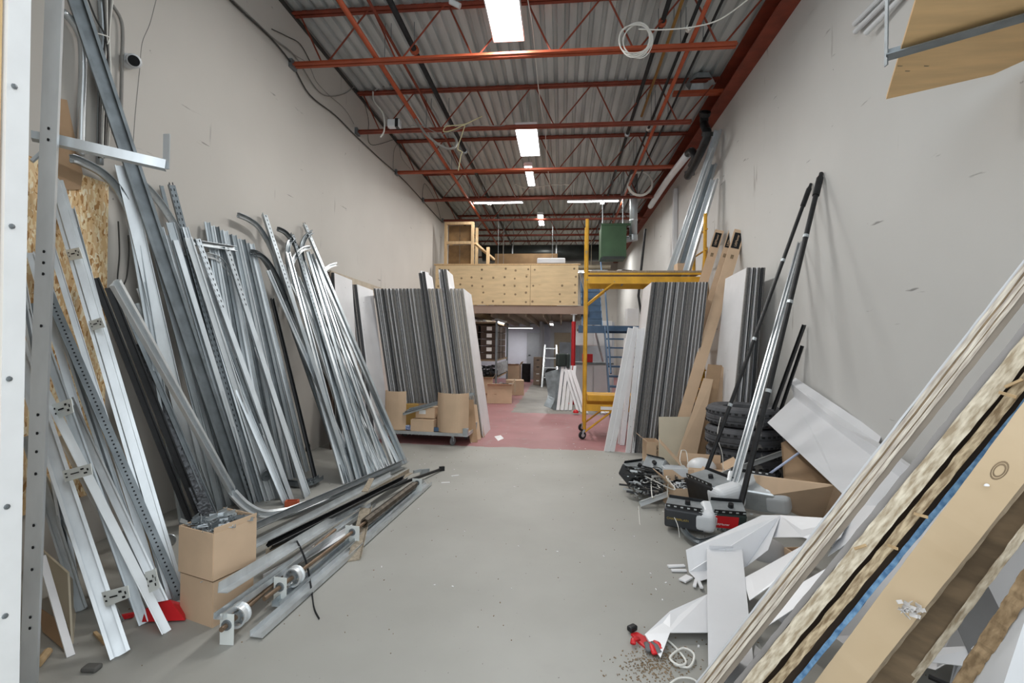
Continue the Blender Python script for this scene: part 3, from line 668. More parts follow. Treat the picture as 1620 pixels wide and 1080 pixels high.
# bent foot pieces and small fittings at the end of the fan
o = MB().sweep(arc([fl(449, 765, .02), fl(470, 768, .02), fl(492, 766, .03), fl(508, 757, .05)]), Cprof(.06, .04), (0, 0, 1)).build('curved_offcut', G3); tag(o, 'short curved channel offcut holding chain on the floor between bunches', 'channel')
o = MB()
for _ in range(26): o.lathe(fl(475+random.random()*26, 757+random.random()*6, .05+random.random()*.03), [(.006, -.004), (.014, -.003), (.014, .003), (.006, .004)], 8, Matrix.Rotation(random.random()*3, 3, 'X') @ Matrix.Rotation(random.random()*3, 3, 'Y'))
tag(o.build('heaped_chain', G3), 'loose heap of chain in the curved channel offcut', 'chain', None, 'stuff')
wheel(487, 708, .12, .05, .03, 'dark roller at the foot of the alone standing rail', (1, .2, 0), BLKR)
t = carton('small orange and white fitting box at the foot of the bent tracks', fl(462, 800), (.1, .06, .05), .3, m=mat('orange_card', 'c7613f', .7, 0, .1))
o = MB().box(fl(672, 750, .0)+V((0, 0, .03)), (.1, .03, .06), .6).box(fl(660, 745, .12), (.09, .02, .03), .9).build('end_fitting', G2); tag(o, 'jumble of steel brackets at the far end of the floor pile', 'bracket')
for i, (px, py) in enumerate([(664, 778), (705, 763), (720, 752)]):
    tag(MB().box(fl(px, py, .003), (.09, .02, .004), .3*i).build('paper_scrap', WH), ['white paper strip on the concrete right of the floor pile end', 'small white scrap on the floor beyond the floor pile', 'tiny pale scrap on the concrete before the dolly'][i], 'scrap')
# ------------------------------------------------------------------ stacks of insulated door panels
def dpanel(label, f0, f1, t0, t1, th, edge, face, group=None, cat='door panel', trim=True):
    """f0,f1 floor points of the front and rear lower corners, t0,t1 upper ones; th = thickness vector"""
    T = thing('door_section', label, cat, V(f0), group); f0, f1, t0, t1, th = map(V, (f0, f1, t0, t1, th))
    e = (f1-f0)*.03; e2 = (t1-t0)*.03
    def hexa(a, b, c, d, tt, nm, m, par):
        return MB().add([a, b, c, d, a+tt, b+tt, c+tt, d+tt], [(3, 2, 1, 0), (4, 5, 6, 7), (0, 1, 5, 4), (1, 2, 6, 5), (2, 3, 7, 6), (3, 0, 4, 7)]).build(nm, m, par)
    hexa(f0+e, f1, t1, t0+e2, th, 'panel_body', face, T)
    # front edge strip: dark end rail between two folded skins
    hexa(f0+th*.12+e*.25, f0+e+th*.12, t0+e2+th*.12, t0+th*.12+e2*.25, th*.76, 'edge_strip', edge, T)
    hexa(f0-(f1-f0)*.012, f0+e, t0+e2, t0-(t1-t0)*.012, th*.12, 'edge_fold', WH if trim and random.random() < .5 else edge, T)
    if trim: hexa(f0-(f1-f0)*.012+th*.52, f0+th*.52, t0+th*.52, t0-(t1-t0)*.012+th*.52, th*.09, 'edge_seam', (WH if random.random() < .3 else EDM) if edge is EDG else EDG, T)
    return T
# left: two single panels against the wall
tag(MB().plate(V((XL+.02, 6.5, 2.3)), V((XL+.02, 9.0, 2.3)), V((XL+.02, 9.0, 2.47)), V((XL+.02, 6.6, 2.5)), .02).build('wooden_rail_board', mat('pale_board', 'b9ad9b', .8, 0, .1)), 'pale wooden board on the wall above the single white panels', 'board')
wb = bpy.data.objects['wooden_rail_board']; txt('H N', wb, (XL+.045, 8.3, 2.41), Matrix(((0, 0, 1), (1, 0, 0), (0, 1, 0))), .1, PLATE)
dpanel('single white panel with black edge, leaning nearest on the left wall', V((-2.98, 6.35, 0)), V((-2.98, 7.0, 0)), pt(528, 431, y=6.62), pt(557, 443, y=7.15), V((-.11, -.03, 0)), EDG, WH)
dpanel('single brown edged panel behind the nearest white panel', V((-3.08, 6.3, 0)), V((-3.08, 6.9, 0)), pt(520, 430, y=6.5), pt(530, 432, y=6.9), V((-.06, -.01, 0)), BRN, BRN, trim=False)
dpanel('second single white panel, dark edge, between nearest panel and stack', fl(596, 696), fl(618, 688), pt(566, 450, y=7.35), pt(590, 459, y=7.75), V((-.11, -.04, 0)), EDG, WH)
# left stack
N1 = 25; y0 = 7.5
for i in range(N1):
    k = i/(N1-1); lean_ = .36
    f = fl(618+(764-618)*k, 693); f = V((f.x, y0, 0)); tp = pt(594+(733-594)*k, 456, y=y0)
    h = {14: 2.62, 19: 2.66, 20: 2.66, 13: 2.6}.get(i)
    if h: tp = f+(tp-f)*(h/tp.z)
    ed = EDG if i in (0, 1, 2, 4, 6, 9, 13, 14, 17, 19) else EDL if i in (15, 16, 18, 21, 22, 23, 24) else EDM
    dp = .52 if i < N1-1 else .74
    dpanel(f'{ORDW[i]} upright panel of the left stack counting from the wall' if i < N1-1 else 'outermost panel of the left stack, its whole white face showing to the aisle', f, f+V((0, dp, 0)), tp+V((0, .02, 0)), tp+V((0, dp*.93, -.03)), V((-.05, 0, 0)), ed, WH, 'left stack of door panels')
o = MB().poly([pt(666, 428, y=7.6), pt(678, 431, y=7.9), pt(680, 452, y=7.9), pt(668, 452, y=7.6)], .02).build('panel_offcut', WH); tag(o, 'small white offcut poking above the middle of the left stack', 'offcut')
o = MB().poly([pt(695, 426, y=7.6), pt(709, 433, y=7.9), pt(712, 456, y=7.9), pt(698, 457, y=7.6)], .02).build('panel_offcut', WH); tag(o, 'white offcut poking above the left stack near the plywood guard', 'offcut')
# right stack
N2 = 17
for i in range(N2):
    k = i/(N2-1); f = fl(998+(1082-998)*k, 716); f = V((f.x, 6.8, 0)); tp = pt(1031+(1116-1031)*k, 446, y=6.8)
    dpanel(f'{ORDW[i]} upright panel of the right stack counting from the aisle' if i else 'first panel of the right stack, white face turned to the aisle', f, f+V((0, .5, 0)), tp, tp+V((0, .7 if i == 0 else .5, -.02)), V((.043, 0, 0)), [EDM, EDG, EDM][i % 3], WH, 'right stack of door panels')
for i in range(4):
    k = i/3; f = fl(1128+26*k, 731); f = V((f.x, 5.9, 0)); tp = pt(1182+23*k, 423, y=5.9)
    dpanel(['front panel of the small far right stack, broad white face to the left', 'second edge of the small right stack behind the tires', 'third edge of the small right stack behind the tires', 'last edge of the small right stack, touching the wall side'][i], f, f+V((-.02, .75, 0)), tp, tp+V((0, .75, -.03)), V((.05, 0, 0)), EDG if i % 2 else EDM, WH, 'small right stack of door panels')
# white painted trim lengths leaning before the right stack
for i, (f, tp, wd) in enumerate([((960, 714), (998, 519), .08), ((968, 714), (1006, 517), .07), ((993, 716), (1012, 520), .06), ((980, 702), (990, 535), .05), ((984, 704), (1003, 530), .07), ((1001, 716), (1017, 519), .04)]):
    a = fl(*f); b = pt(*tp, y=a.y+.12); o = MB().bar(a, b, wd, .025, (.3, -1, 0)).build('trim_board', WH)
    tag(o, ['leftmost chipped white trim board before the right panel stack', 'second chipped white trim board before the right stack, taller', 'white trim board standing close against the right stack', 'short white trim board behind the leftmost ones', 'middle white trim board crossing behind, before the right stack', 'narrow rightmost white trim board against the right stack'][i], 'trim board', 'white trim boards')
# tall pale channels on right wall
for i, (f, tp, wd, m) in enumerate([((985, 680), (1138, 206), .12, G1), ((1000, 682), (1131, 260), .1, G2), ((1010, 690), (1132, 284), .12, G1), ((975, 676), (1128, 235), .06, GB)]):
    o = MB().sweep([fl(*f), rw(*tp, .06+.03*i)], Cprof(wd, .05), (-.8, -.6, .2)).build('tall_channel', m)
    tag(o, ['tallest pale channel leaning on the right wall above the scaffold', 'channel just left behind the tallest pale channel on the right wall', 'shorter rounded pale channel right of the tallest one', 'narrow bright strip at the left of the tall pale channels'][i], 'channel', 'tall channels on the right wall')
# long cartons
for i, (f, tp, wd, th, lb) in enumerate([((1030, 708), (1138, 366), .13, .1, 'long kraft carton with a dark printed end, left one of the three on the right'), ((1050, 712), (1158, 366), .1, .08, 'long kraft carton in the middle of the three, mostly hidden'), ((1062, 724), (1170, 366), .15, .1, 'long kraft carton in front, at the right of the three')]):
    a = V((fl(*f).x, 6.6-.15*i, 0)); a = pt(f[0], f[1], z=0) ; b = rw(*tp, .1)
    b = pt(tp[0], tp[1], y=a.y+.55)
    t = thing('long_carton', lb, 'box', a, 'long cartons on the right'); nr = (-.25, -1, 0)
    MB().bar(a, b, wd, th, nr).build('carton_body', CB, t)
    d = (b-a).normalized(); u = d.cross(V(nr)).normalized(); n = u.cross(d).normalized(); 
    c = b-d*.17+n*(-1)*0; sgn = 1 if n.y < 0 else -1; nn = n*sgn; c = b-d*.17+nn*(th/2+.002)
    lab = MB().plate(c-u*wd*.36-d*.12, c+u*wd*.36-d*.12, c+u*wd*.36+d*.12, c-u*wd*.36+d*.12, .001 if n.y > 0 else -.001).build('printed_label', HOLE, t)
    X = d if i else d; M = Matrix((X, nn.cross(X), nn)).transposed(); txt('LiftMaster', t, c+nn*.004, M, .045, CB)
    sq = b-d*.42+nn*(th/2+.002); MB().plate(sq-u*.02-d*.03, sq+u*.02-d*.03, sq+u*.02+d*.03, sq-u*.02+d*.03, .0015).build('printed_mark', LUMD, t)
for i, (f, tp) in enumerate([((1085, 690), (1119, 391)), ((1096, 690), (1132, 393))]):
    a = fl(*f); b = pt(*tp, y=a.y+.45); tag(MB().bar(a, b, .1, .04, (0, -1, 0)).build('timber_plank', LUM), ['pale timber plank left behind the long kraft cartons', 'second pale timber plank just behind the long kraft cartons'][i], 'plank')
# folded flat cardboard beside
for i, (q, lb) in enumerate([([(1068, 690), (1100, 690), (1128, 600), (1113, 598)], 'flat folded cardboard leaning low before the long cartons'), ([(1095, 690), (1118, 690), (1142, 578), (1120, 576)], 'folded cardboard sheet with black print behind the low one'), ([(1112, 690), (1140, 690), (1147, 585), (1140, 577)], 'rightmost folded cardboard sheet touching the small panel stack')]):
    y = 6.05+.1*i; P = [pt(q[0][0], q[0][1]+40, y=y-.1), pt(q[1][0], q[1][1]+40, y=y-.1), pt(*q[2], y=y+.1), pt(*q[3], y=y+.12)]
    tag(MB().plate(*P, .012).build('folded_cardboard', CB if i != 1 else CB2), lb, 'cardboard')

# ------------------------------------------------------------------ tires
M0 = Matrix.Identity(3)
TIRE = mat('tire_rubber', '55565a', .8, 0, .2, 7, bump=.4, spot=('8a8784', 9, .64))
tc_ = fl(1169, 800); 
TC = V((1.97, 5.48, 0))
for i in range(4):
    c = TC+V((.02*(i % 2), -.02*(i % 3), i*.215)); r = .37; t = thing('tire', ['bottom tire of the stack against the right wall', 'third tire from the top, mostly hidden by clutter', 'second tire from the top of the stack', 'top tire of the stack, dusty, by the right wall'][i], 'tire', c, 'stack of four tires')
    pr = [(.21, .02), (.2, .05), (.205, .16), (.21, .195), (.26, .212), (.32, .21), (.352, .19), (.366, .165), (.368, .13), (.36, .125), (.36, .117), (.369, .112), (.369, .075), (.361, .07), (.361, .063), (.368, .055), (.366, .04), (.35, .018), (.31, .004), (.26, .002), (.21, .02)]
    MB().lathe(c, [(a*1.03 if a > .3 else a, b) for a, b in pr], 48).build('tire_body', TIRE, t)
    b = MB()
    for k in range(36):
        a = k*6.2832/36; b.box(c+V((math.cos(a)*.379, math.sin(a)*.379, .15)), (.008, .03, .02), a); b.box(c+V((math.cos(a+.08)*.379, math.sin(a+.08)*.379, .04)), (.008, .03, .02), a)
    b.build('tread_blocks', BLKR, t)['kind'] = 'stuff'
    MB().lathe(c, [(.205, .05), (.2, .1), (.205, .16)], 30).build('inner_rim', HOLE, t)

# ------------------------------------------------------------------ long black rods and channels on the right
def pole(label, f, tp, r, m, kind='tube', off=.03, fy=None, nm='black_pole', cat='pole', ends=True, mid=()):
    a = fl(*f); b = rw(*tp, off); t = thing(nm, label, cat, a)
    if kind == 'tube': MB().tube([a, b], r, 10).build('shaft', m, t)
    else: MB().sweep([a, b], Cprof(r*2, r, .004, r*.5), (-.7, -.7, .2)).build('channel', m, t)
    d = (b-a).normalized()
    if ends:
        MB().tube([b-d*.22, b-d*.02], r*1.35, 10).build('end_sleeve', m, t); MB().tube([b-d*.03, b+d*.04], r*.8, 8).build('tip', m, t)
    for k in mid: MB().tube([a+(b-a)*k, a+(b-a)*k+d*.03], r*1.15, 10).build('joint_collar', G2, t)
pole('left one of two long black poles crossing the tires', (1094, 808), (1281, 296), .018, BLK, mid=(.3, .5, .75))
pole('right one of two long black poles, the highest on the right wall', (1161, 842), (1298, 279), .023, BLK, mid=(.35, .6, .8))
pole('bright double channel between the two black poles', (1138, 838), (1266, 384), .02, G1, 'c', nm='steel_channel', cat='channel', ends=False)
pole('thin bright strip alongside the bright double channel', (1146, 840), (1268, 392), .012, GB, 'c', nm='steel_strip', cat='strip', ends=False)
o = MB().sweep([fl(1178, 775), rw(1273, 514, .03)], Cprof(.035, .02), (-.8, -.6, 0)).build('black_rod', BLK); tag(o, 'short black rod right of the long poles, upper one', 'rod')
o = MB().sweep([fl(1195, 770), rw(1270, 547, .03)], Cprof(.03, .02), (-.8, -.6, 0)).build('black_rod', BLK); tag(o, 'short black rod right of the long poles, lower one', 'rod')

# ------------------------------------------------------------------ clutter right of the aisle
bx = carton('open kraft carton with handwriting against the right panel stack', fl(1030, 729), (.16, .25, .27), .05, flaps=((3, .9, .12),))
txt('Left Handed', bx, ROOT[bx.name]+V((.05, -.131, .14)), Matrix(((0, 1, 0), (0, 0, -1), (-1, 0, 0))), .035, HOLE)
y = 6.15
o = MB().plate(pt(1042, 740, y=y), pt(1108, 738, y=y), pt(1110, 659, y=y+.08), pt(1042, 659, y=y+.08), .02).build('beige_board', PEG); tag(o, 'square beige panel standing upright behind the open cartons', 'panel')
y = 5.55
t = carton('wide torn open carton with a white lamp cover, behind the openers', (1.42, 5.0, 0), (.4, .28, .3), -.15, flaps=((0, 2.3, .14), (3, .75, .3), (1, 1.0, .14), (2, .1, .08)))
# lens covers
def dome(label, c, r, sq=(1, 1, .6), rot=None, m=WHP, name='lamp_cover', cat='cover', par=None):
    pr = [(r*math.sin(a), r*math.cos(a)) for a in [k*R(100)/9 for k in range(10)]]
    Mx = Matrix.Diagonal(V(sq)); Mx = (rot if rot is not None else M0) @ Mx
    o = MB().lathe(c, pr, 24, Mx).build(name, m, par, smooth=True)
    if not par: tag(o, label, cat)
    return o
dome('white plastic lamp cover lying in the wide torn carton', V((1.42, 5.0, .27)), .13, (1.1, .9, .8))
dome('round white plate cover leaning on the tires', V((1.72, 4.92, .25)), .13, (1, .35, 1), Matrix.Rotation(.6, 3, 'Z') @ Matrix.Rotation(R(70), 3, 'X'))
dome('second round white cover below the one on the tires', V((1.76, 4.8, .12)), .12, (1, .35, 1), Matrix.Rotation(.5, 3, 'Z') @ Matrix.Rotation(R(60), 3, 'X'))
carton('small open carton of brackets and cables in front of the heap', fl(1083, 800), (.3, .26, .2), .15, flaps=((3, .75, .16), (1, .5, .16), (2, .2, .1)), fill=scrap(60, (G1, BLK, WHP), .8, .1))
carton('little kraft carton at the left end of the heap', fl(1003, 765), (.14, .2, .09), -.1, fill=scrap(16, (DRK, G2), .9, .06))
# openers: motor heads
def opener(label, c, yaw, roll=0, body=DRK, lens=(1, ), s=1, text=None, band=None, chassis=G2):
    c = V(c); T = thing('opener_motor', label, 'opener', c); M = Matrix.Rotation(yaw, 3, 'Z') @ Matrix.Rotation(roll, 3, 'X')
    w_, d_, h_ = .3*s, .2*s, .16*s
    k = c+V((0, 0, .012+abs(math.sin(roll))*d_/2+h_/2*math.cos(roll)))
    bevel(MB().box(k, (w_, d_, h_), M).build('housing', body, T), .018, 2)
    bevel(MB().box(k+M @ V((0, 0, h_/2+.008)), (w_*.96, d_*.8, .012), M).build('top_chassis', chassis, T), .003)
    b = MB(); b.lathe(k+M @ V((.02, 0, h_/2+.014)), [(.0, .03), (.02, .03), (.022, 0)], 14, M)
    b.build('drive_sprocket', BLK, T)
    b = MB()
    for sy in (-1, 1):
        b.box(k+M @ V((0, sy*d_*.44, h_/2+.02)), (w_*.9, .006, .03), M)
    b.build('mounting_strap', BLK, T)
    b = MB()
    for q in range(6): b.box(k+M @ V((-w_*.38+q*.05, -d_*.445-.001, h_/2+.02)), (.02, .003, .012), M)
    b.build('strap_slots', G1, T)['kind'] = 'stuff'
    for sx in lens:
        L2 = Matrix.Rotation(R(90)*sx, 3, 'Y')
        bevel(MB().box(k+M @ V((sx*w_*.5, 0, .002)), (.17*s, d_*1.06, h_*1.08), M).build('light_cover', WHP, T), .05*s, 5)
    if text: txt(text, T, k+M @ V((-.045, -d_/2-.003, 0)), M @ Matrix.Rotation(R(90), 3, 'X'), .025*s, GOLD)
    if band:
        MB().box(k+M @ V((-.02, -d_/2-.002, 0)), (.2*s, .004, h_*.8), M).build('red_panel', RED, T)
        txt(band, T, k+M @ V((-.05, -d_/2-.006, -.02)), M @ Matrix.Rotation(R(90), 3, 'X'), .03*s, PLATE)
    return T
opener('black opener motor with gold lettering and a white light cover, nearest the aisle', V((1.02, 4.03, .02)), -.35, .12, DRK, (1,), 1, 'CHAMBERLAIN')
opener('opener motor with a red label panel and white cover at its left end', V((1.33, 3.98, .05)), -.1, .35, mat('green_black', '2f3b38', .5, .1, .1), (-1,), .85, None, 'LiftMaster')
opener('opener motor standing on end with a white cover, left of the bright channel', V((1.33, 4.38, .1)), -1.2, .2, BLK, (1,), 1.25, None)
opener('grey opener motor upright behind the red labelled one', V((1.62, 4.25, .1)), -.5, -.9, G1, (1,), 1.25, None)
opener('black opener motor lying at the back of the heap on the left', V((.78, 5.1, .05)), .6, .5, DRK, (), .9)
opener('opener chassis leaning on the black one at the left heap', V((.98, 5.0, .16)), -.8, .9, G2, (), .75)
# black bag-like shapes & grille
o = MB()
for _ in range(9): o.sweep(arc([V((random.uniform(.62, 1.2), random.uniform(4.6, 5.2), random.uniform(.02, .3))) for _ in range(5)], 7), [(-.004, -.004), (.004, -.004), (.004, .004), (-.004, .004)], (0, .2, 1))
tag(o.build('cable_tangle', CABD), 'tangle of dark wires over the left part of the opener heap', 'wire', None, 'stuff')
o = MB()
for _ in range(3): o.sweep(arc([V((random.uniform(.7, 1.1), random.uniform(4.4, 4.9), random.uniform(.02, .28))) for _ in range(4)], 7), [(-.004, -.004), (.004, -.004), (.004, .004), (-.004, .004)], (0, .2, 1))
tag(o.build('cable_tangle', CAB), 'tangle of white wires over the front of the opener heap', 'wire', None, 'stuff')
gs = thing('white_grille', 'white perforated plastic basket at the back of the opener heap', 'basket', V((1.12, 4.85, .26)))
b = MB()
for i in range(9): b.box((1.02+i*.025, 4.85, .3), (.006, .14, .012))
for j in range(5): b.box((1.12, 4.79+j*.03, .305), (.22, .006, .012))
b.build('grille_bars', WHP, gs); MB().box((1.12, 4.78, .27), (.22, .008, .08)).box((1.12, 4.92, .27), (.22, .008, .08)).box((1.01, 4.85, .27), (.008, .14, .08)).build('basket_rim', WHP, gs)
b = thing('bracket_heap', 'heap of small black and grey metal brackets between the openers', 'brackets', V((.92, 4.85, 0))); b['kind'] = 'stuff'
scrap(70, (BLK, G1, DRK), .1, .12)(V((.92, 4.85, 0)), M0, .5, .5, .24, b)
for i, (a, bb, lb) in enumerate([(((1012, 797, .03)), (1240, 715, .42), 'long pale perforated angle lying across the openers and tires')]):
    A = fl(a[0], a[1], a[2]); B = pt(1238, 716, y=5.0); rail('perforated_angle', lb, 'angle', A, B, Lprof(.05), GB, (0, -1, .3), None, dict(PERF, off=-.003), wd=.05)
o = MB().sweep(arc([fl(1080, 838, .05), fl(1090, 850, .04), fl(1108, 858, .04), fl(1135, 852, .04), fl(1180, 845, .05)]), Cprof(.045, .02), (.2, -.6, .7)).build('bent_bar', G3); tag(o, 'grey curved door arm lying before the gold lettered opener', 'arm')
o = MB().tube(arc([fl(1098, 812, .1), fl(1105, 825, .1), fl(1112, 840, .05), fl(1120, 862, .01)]), .004, 6).build('black_wire', CABD); tag(o, 'black cord hanging over the gold lettered opener', 'cord')
o = MB().tube(arc([fl(1048, 808, .03), fl(1062, 812, .12), fl(1072, 830, .1), fl(1075, 850, .01)]), .003, 6).build('white_wire', CAB); tag(o, 'white cord drooping left of the gold lettered opener', 'cord')
o = MB().tube(arc([pt(1078, 712, y=4.9), pt(1076, 730, y=4.8), pt(1088, 745, y=4.8), pt(1086, 715, y=4.9), pt(1078, 712, y=4.9)]), .004, 6).build('white_wire', CAB); tag(o, 'loop of white cord hanging out of the torn carton', 'cord')
o = MB().tube(arc([pt(1140, 660, y=5.1), pt(1135, 690, y=4.9), pt(1143, 720, y=4.8), pt(1144, 765, y=4.7)]), .003, 6).build('white_wire', CAB); tag(o, 'white cord hanging down in front of the lower tires', 'cord')
o = MB().tube([fl(1010, 800), fl(1012, 828), fl(1013, 830)], .003, 5).build('white_wire', CAB); tag(o, 'short white cord end on the concrete left of the openers', 'cord')
o = MB().tube([pt(1148, 756, y=4.6), fl(1268, 812, .05)], .014, 8).build('grey_tube', G3); tag(o, 'dull grey tube lying diagonally behind the red labelled opener', 'tube')
o = MB().tube([fl(1160, 790, .15), pt(1264, 716, y=4.3)], .01, 8).build('pale_tube', mat('pale_blue_plastic', 'b9c4e0', .4)); tag(o, 'slim pale bluish tube over the brown carton sheets', 'tube')
# big flattened cardboard on the right
o = MB().poly([pt(1192, 752, y=4.2), pt(1320, 768, y=3.75), pt(1345, 800, y=3.6), fl(1300, 826, .05), fl(1262, 815, .08), pt(1205, 785, y=4.1)], .01).build('cardboard_sheet', CB); tag(o, 'wide brown cardboard sheet in front of the bent white panel', 'cardboard')
o = MB().poly([pt(1236, 700, y=4.5), pt(1262, 690, y=4.6), pt(1330, 778, y=4.1), pt(1240, 758, y=4.3)], .01).build('cardboard_sheet', CB2); tag(o, 'darker cardboard sheet standing below the big white panel corner', 'cardboard')
carton('small brown carton half hidden behind the white debris', fl(1262, 893), (.12, .1, .1), .2)

# ------------------------------------------------------------------ white bent sheet metal
def sheet(label, pts, m=SHW, t=.003, folds=(), name='scrap_sheet', cat='sheet metal', group=None):
    T = thing(name, label, cat, pts[0], group); MB().poly(pts, t).build('face', m, T)
    for f in folds: MB().poly(f, t).build('folded_flange', m, T)
    return T
P = lambda px, py, y: pt(px, py, y=y)
sheet('big white door skin leaning on the right wall beside the tires', [P(1214, 668, 4.9), P(1256, 628, 5.2), P(1470, 790, 3.3), P(1420, 880, 3.0), P(1330, 778, 3.6)],
      folds=([P(1256, 628, 5.2), P(1250, 605, 5.28), P(1390, 700, 4.0), P(1500, 775, 3.15), P(1470, 790, 3.3)], [P(1250, 605, 5.28), P(1258, 597, 5.32), P(1395, 688, 4.05), P(1390, 700, 4.0)]))
sheet('pale grey wide skin behind the splintered boards at right', [P(1415, 905, 2.9), P(1290, 1010, 2.7), P(1480, 1060, 2.3), P(1620, 980, 2.3), P(1640, 700, 2.7), P(1500, 770, 2.9)], SHG)
sheet('long creased white strip stretching left from the boards toward the aisle', [fl(1085, 870, .12), fl(1090, 905, .02), fl(1105, 920, .02), fl(1180, 897, .03), P(1215, 870, 3.2), P(1235, 815, 3.5), P(1205, 815, 3.55)],
      folds=([P(1235, 815, 3.5), P(1215, 850, 3.4), P(1270, 850, 3.1), P(1360, 880, 2.8), P(1345, 822, 3.0)],))
sheet('upright white sheet lying toward the camera in the debris', [fl(1118, 865, .14), fl(1174, 868, .14), fl(1197, 1095, .05), fl(1121, 1095, .05)],
      folds=([fl(1122, 868, .14), fl(1160, 868, .14), fl(1160, 863, .17), fl(1122, 862, .17)],))
sheet('low white sheet left of the upright one, crumpled at its corner', [fl(1020, 1003, .03), fl(1060, 966, .06), fl(1122, 938, .08), fl(1122, 1000, .05), fl(1060, 1000, .05), fl(1045, 1040, .02), fl(1024, 1012, .02)])
sheet('long white blade of sheet metal running up right in the debris', [fl(1176, 915, .1), fl(1186, 950, .1), P(1330, 850, 2.9), P(1345, 820, 3.0), P(1310, 845, 3.05)])
sheet('narrow white blade under the first splintered board', [fl(1180, 975, .08), fl(1200, 1000, .08), P(1345, 905, 2.6), P(1340, 880, 2.7)])
sheet('white triangular sheet between the first two splintered boards', [fl(1225, 975, .1), fl(1290, 1030, .06), P(1400, 905, 2.5), P(1320, 900, 2.7)])
sheet('tall white strip standing between first and second boards', [P(1310, 880, 2.9), P(1340, 860, 2.85), P(1388, 800, 2.9), P(1352, 800, 3.1)])
sheet('grey crumpled sheet near the frame bottom between the boards', [fl(1195, 1020, .12), fl(1240, 1060, .1), fl(1300, 1100, .1), fl(1180, 1100, .1)], SHG)
sheet('dark grey curved sheet behind the brown plank at lower right', [P(1500, 960, 2.2), P(1560, 920, 2.3), P(1600, 1000, 2.1), P(1540, 1050, 2.0)], mat('dark_grey_sheet', '7d7e80', .35, .4, .1, 3))  # darker, more metallic grey than the other sheets
sheet('wide grey door skin standing at the lower right behind the planks', [P(1530, 960, 2.5), P(1600, 850, 2.6), P(1660, 900, 2.4), P(1660, 1090, 2.2), P(1500, 1090, 2.3)], SHG)
sheet('white narrow sheet low between the brown plank and frame edge', [P(1465, 1025, 2.1), P(1560, 1020, 2.05), P(1545, 1055, 2.0), P(1455, 1045, 2.05)])
o = MB().tube([P(1470, 1070, 2.0), P(1540, 1100, 1.9)], .01, 6).build('dark_rod', BLK); tag(o, 'dark rod low under the brown plank at right', 'rod')
for i, (px, py, a, sz) in enumerate([(1070, 895, .2, (.12, .03)), (1074, 902, .1, (.1, .025)), (1085, 915, .8, (.09, .05)), (1100, 922, 1.2, (.1, .02)), (1108, 925, 1.5, (.08, .02)), (1010, 778, .3, (.05, .02))]):
    tag(bevel(MB().box(fl(px, py, .008+.003*i), (sz[0], sz[1], .012), a).build('foam_scrap', WH), .002), ['longest white scrap strip left of the creased sheet', 'second white scrap strip just below the longest', 'square white scrap below the creased strip', 'slanted white sliver left of the upright sheet', 'small white sliver touching the upright sheet', 'tiny white scrap by the heap left end'][i], 'scrap')
# grey cloth under strip, glove, white cable
o = dome('round grey cover half under the long creased strip', fl(1215, 880, .0), .14, (1, .8, .9), None, SHG)
def glove(c):
    T = thing('work_glove', 'red and grey work glove lying at the bottom beside the white debris', 'glove', c); c = V(c)
    def fing(p, r, m, nm, n=8): return MB().sweep(p, [(r*math.cos(6.28*i/n)*1.2, r*math.sin(6.28*i/n)*.7) for i in range(n)], (0, 0, 1)).build(nm, m, T, smooth=True)
    b = MB().poly([c+V((-.07, .07, .01)), c+V((-.03, .09, .01)), c+V((.03, .03, .01)), c+V((.045, -.03, .01)), c+V((-.01, -.045, .01)), c+V((-.04, 0, .01))], .025).build('palm', RED, T); bevel(b, .01, 2)
    bevel(MB().box(c+V((-.055, .09, .022)), (.05, .035, .028), .7).build('cuff', BLK, T), .008, 2)
    g = mat('grey_knit', '6a6b6d', .8, 0, .1)
    for i, (dx, dy, l) in enumerate([(.05, -.015, .07), (.035, -.035, .08), (.015, -.045, .078), (-.005, -.045, .06)]):
        a = c+V((dx*.7, dy*.7, .022)); d = V((.45-.15*i, -1, 0)).normalized(); fing([a, a+d*l*.5+V((0, 0, .008)), a+d*l*.85, a+d*l], .012, g if i % 2 else RED, 'finger')
    a = c+V((-.035, .005, .02)); fing([a, a+V((-.03, -.02, .004)), a+V((-.035, -.045, 0))], .012, RED, 'thumb')
glove(fl(1022, 1018))
o = MB().tube(arc([fl(1045, 1005, .01), fl(1065, 1020, .01), fl(1085, 1045, .01), fl(1075, 1052, .02), fl(1060, 1040, .02), fl(1080, 1025, .02), fl(1098, 1035, .02), fl(1090, 1055, .01), fl(1066, 1050, .01)]), .005, 8).build('white_cable', CAB); tag(o, 'coil of white cable beside the work glove', 'cable')
o = MB().tube(arc([fl(1055, 1085, .01), fl(1075, 1072, .01), fl(1100, 1076, .01), fl(1110, 1100, .01)]), .004, 8).build('white_cable', CAB); tag(o, 'white cable loop at the very bottom of the picture', 'cable')
b = MB()
for _ in range(420):
    px = random.gauss(1040, 30); py = random.gauss(1050, 16)
    b.box(fl(px, py, .002), (random.uniform(.002, .011), random.uniform(.002, .006), .003), random.random()*3)
tag(b.build('debris_crumbs', LUMD), 'brown crumbs and grit on the floor around the work glove', 'debris', None, 'stuff')
b = MB()
for _ in range(260):
    x = random.uniform(-2.4, 1.4); y = random.uniform(2, 6.6); 
    if random.random() < .6: x = random.choice((random.gauss(-1.6, .5), random.gauss(1, .4)))
    b.box((x, y, .0015), (random.uniform(.002, .009), random.uniform(.002, .006), .003), random.random()*3)
tag(b.build('floor_grit', LUMD), 'scattered dark grit over the concrete floor', 'debris', None, 'stuff')
b = MB()
for _ in range(120): b.box((random.uniform(-2.2, 1.0), random.uniform(2.4, 12), .002), (random.uniform(.006, .02), random.uniform(.004, .012), .003), random.random()*3)
tag(b.build('floor_chips', WH), 'scattered white chips over the floor', 'debris', None, 'stuff')

